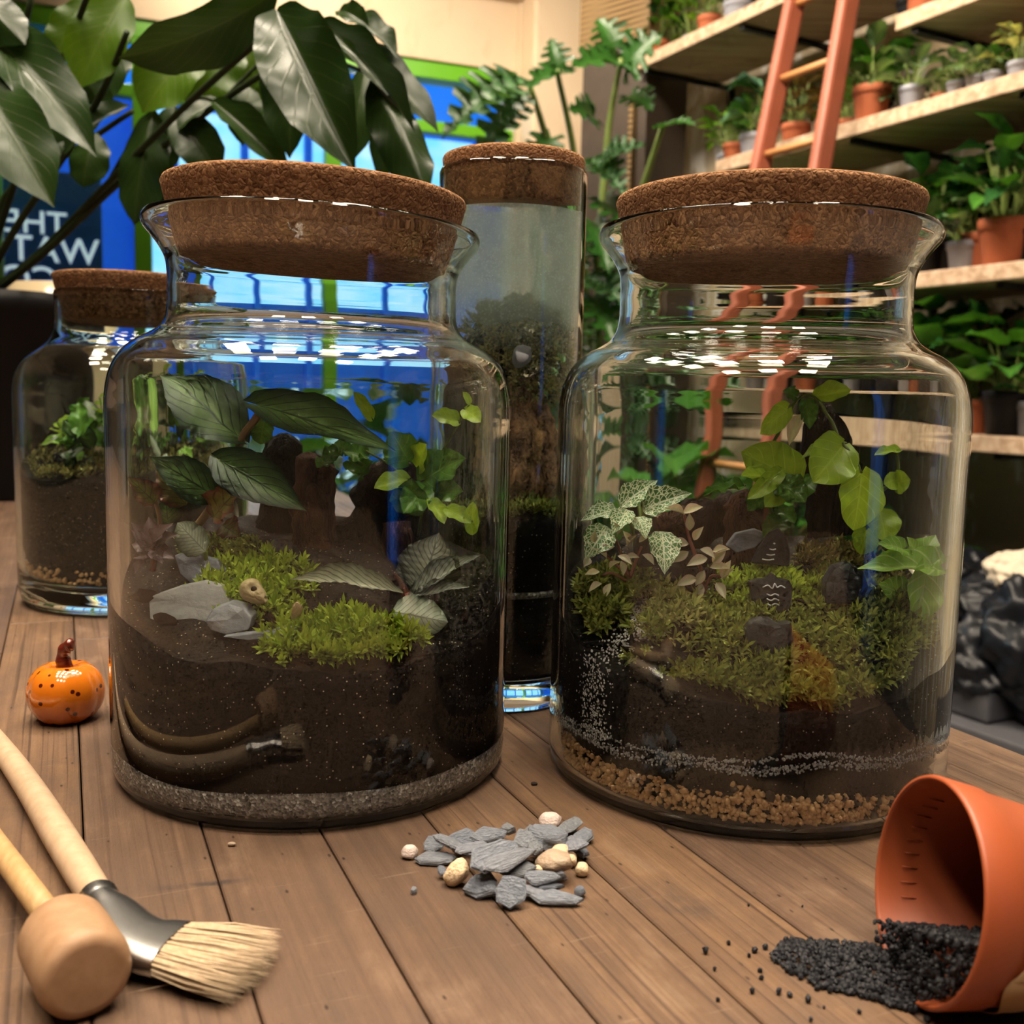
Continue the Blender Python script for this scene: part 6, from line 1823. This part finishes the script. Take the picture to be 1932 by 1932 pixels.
# pale round lampshade-like bowl and a green bottle vase beside the pot
MAT['pale_ceramic'] = plain('pale_glazed_ceramic', (.50, .40, .25), .18, .1, spec=.7)
bc = on_table(95, 800); 
sh = at(110, 560, 1.95)
bowl = empty('ceramic_planter', Vector((sh.x, sh.y, 0)), 'pale glossy ceramic planter just behind the black pot', 'planter')
hh = sh.z
MB().lathe([(0, 0), (.05, 0), (.09, .03), (.115, hh * .45), (.11, hh * .8), (.085, hh + .02), (.078, hh + .022), (.1, hh * .78), (.1, hh * .5), (0, hh * .45)], 40, Matrix.Translation(bowl.location)).build('bowl', MAT['pale_ceramic'], bowl, weld=1e-6)

# ================================================================== street outside
MAT['blue_wall'] = plain('blue_painted_wall', (.06, .38, .85), .6, .1, 2)
MAT['navy'] = plain('navy_board', (.012, .075, .36), .45, .1, 2)
MAT['sky_blue_board'] = plain('bright_blue_board', (.02, .46, .95), .5, .05, 2)
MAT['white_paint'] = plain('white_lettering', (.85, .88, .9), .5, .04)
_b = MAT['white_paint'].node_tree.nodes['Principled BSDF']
_b.inputs['Emission Color'].default_value = (.85, .92, 1, 1); _b.inputs['Emission Strength'].default_value = .6   # glow added to brighten the white lettering
MAT['street'] = plain('pavement', (.16, .17, .19), .8, .15, 2)
t = NT('lit_shop_window'); t.set(base=(.5, .7, .75), rough=.3)
f_ = t.noise(t.map(t.coord(), (.7, .7, 1.6)), 3.0, 3)
t.set(emit=t.mix(t.ramp(f_, [(.35, 0), (.65, 1)]), (.25, .78, 1.0), (.72, 1.0, .98)), estr=1.05)
MAT['lit'] = t.m
struct('floor_street', MB().box((-9, .3, FLOOR_Z - .25), (9, 9, FLOOR_Z - .15), MV), MAT['street'])
YB = 3.2
def ext_pt(px, py, yoff=YB):
    d = CAM_ROT @ Vector(((px - W_PX / 2) / F_PX, -(py - W_PX / 2) / F_PX, -1.0))
    s = ((V0 - EYE).dot(VN) + yoff) / d.dot(VN)
    p = EYE + d * s
    return (p - V0).dot(VD), p.z
bd = empty('street_building', MV @ Vector((0, YB, FLOOR_Z - .15)), 'blue building with bright lit shop windows across the street', 'building')
x0, zt = ext_pt(-350, 250); x1, _ = ext_pt(1100, 250)
zlit_t = ext_pt(620, 236)[1]; zlit_b = ext_pt(620, 640)[1]
MB().box((x0, YB + .12, FLOOR_Z - .15), (x1, YB + 1.0, zlit_t + .10), MV).build('wall', MAT['blue_wall'], bd, smooth=False)
xs = [ext_pt(p, 300)[0] for p in (262, 330, 462, 582, 760, 900, 1060)]
for a, b in zip(xs[:-1], xs[1:]):
    w = MB().box((a + .03, YB + .06, zlit_b), (b - .03, YB + .118, zlit_t), MV).build('window', MAT['lit'], bd, smooth=False)
    MB().box((a - .028, YB - .02, FLOOR_Z - .15), (a + .028, YB + .119, zlit_t + .05), MV).build('post', MAT['blue_wall'], bd, smooth=False)
for zf in (.5,):
    MB().box((xs[0], YB + .0, zlit_b + (zlit_t - zlit_b) * zf - .02), (xs[-1], YB + .055, zlit_b + (zlit_t - zlit_b) * zf + .02), MV).build('window_bar', MAT['blue_wall'], bd, smooth=False)
# navy board with white lettering, read from behind
sg = empty('window_sign', MV @ Vector((ext_pt(100, 520, .5)[0], .5, FLOOR_Z - .15)), 'navy board with white mirrored lettering outside the window', 'sign')
sx0, sz1 = ext_pt(-260, 290, .5); sx1, _ = ext_pt(190, 290, .5); sz0 = ext_pt(100, 690, .5)[1]
MB().box((sx0, .5, FLOOR_Z - .15), (sx1, .56, sz1), MV).build('board', MAT['navy'], sg, smooth=False)
def sign_text(body, px_right, py_base, size_px):
    cu = bpy.data.curves.new('lettering', 'FONT'); cu.body = body; cu.extrude = .004; cu.offset = .004
    o = bpy.data.objects.new('lettering', cu); COL.objects.link(o)
    dg = bpy.context.evaluated_depsgraph_get()
    me = bpy.data.meshes.new_from_object(o.evaluated_get(dg)); bpy.data.objects.remove(o)
    me.name = 'lettering'; me.materials.clear(); me.materials.append(MAT['white_paint'])
    x, z = ext_pt(px_right, py_base, .49)
    dist = (MV @ Vector((x, .49, z)) - EYE).length
    s = size_px * dist / F_PX / .70
    M = MV @ Matrix.Translation((x, .494, z)) @ Matrix(((-s, 0, 0, 0), (0, 0, s, 0), (0, s, 0, 0), (0, 0, 0, 1)))
    return new_obj('lettering', me, sg, M)
sign_text('THE', 128, 444, 37)
sign_text('WATCH', 188, 500, 42)
sign_text('CO', 112, 552, 42)

# leafy plants standing on the floor by the window
for i, (px, Y, sc, kind, lab) in enumerate(((500, 3.7, 3.2, 'heart', 'tall heart-leaved floor plant by the window behind the sandy jar'), (700, 3.9, 3.0, 'dark', 'tall dark-leaved floor plant by the window near the tall cylinder'), (330, 3.4, 2.8, 'light', 'bright leafy floor plant by the window behind the back jar'), (880, 3.8, 3.4, 'dark', 'large dark floor plant beside the split-leaf plant'), (1215, 3.35, 3.3, 'heart', 'tall heart-leaved floor plant between pillar and ladder'), (1305, 3.1, 3.0, 'bush', 'bushy floor plant in a big terracotta pot beside the ladder'))):
    p = at(px, 760, Y)
    tag(copy_tree(PROTO[kind], Matrix.Translation((p.x, p.y, FLOOR_Z + .001)) @ Matrix.Rotation(i * 1.3, 4, 'Z') @ Matrix.Diagonal((sc, sc, sc, 1))), lab, 'plant')
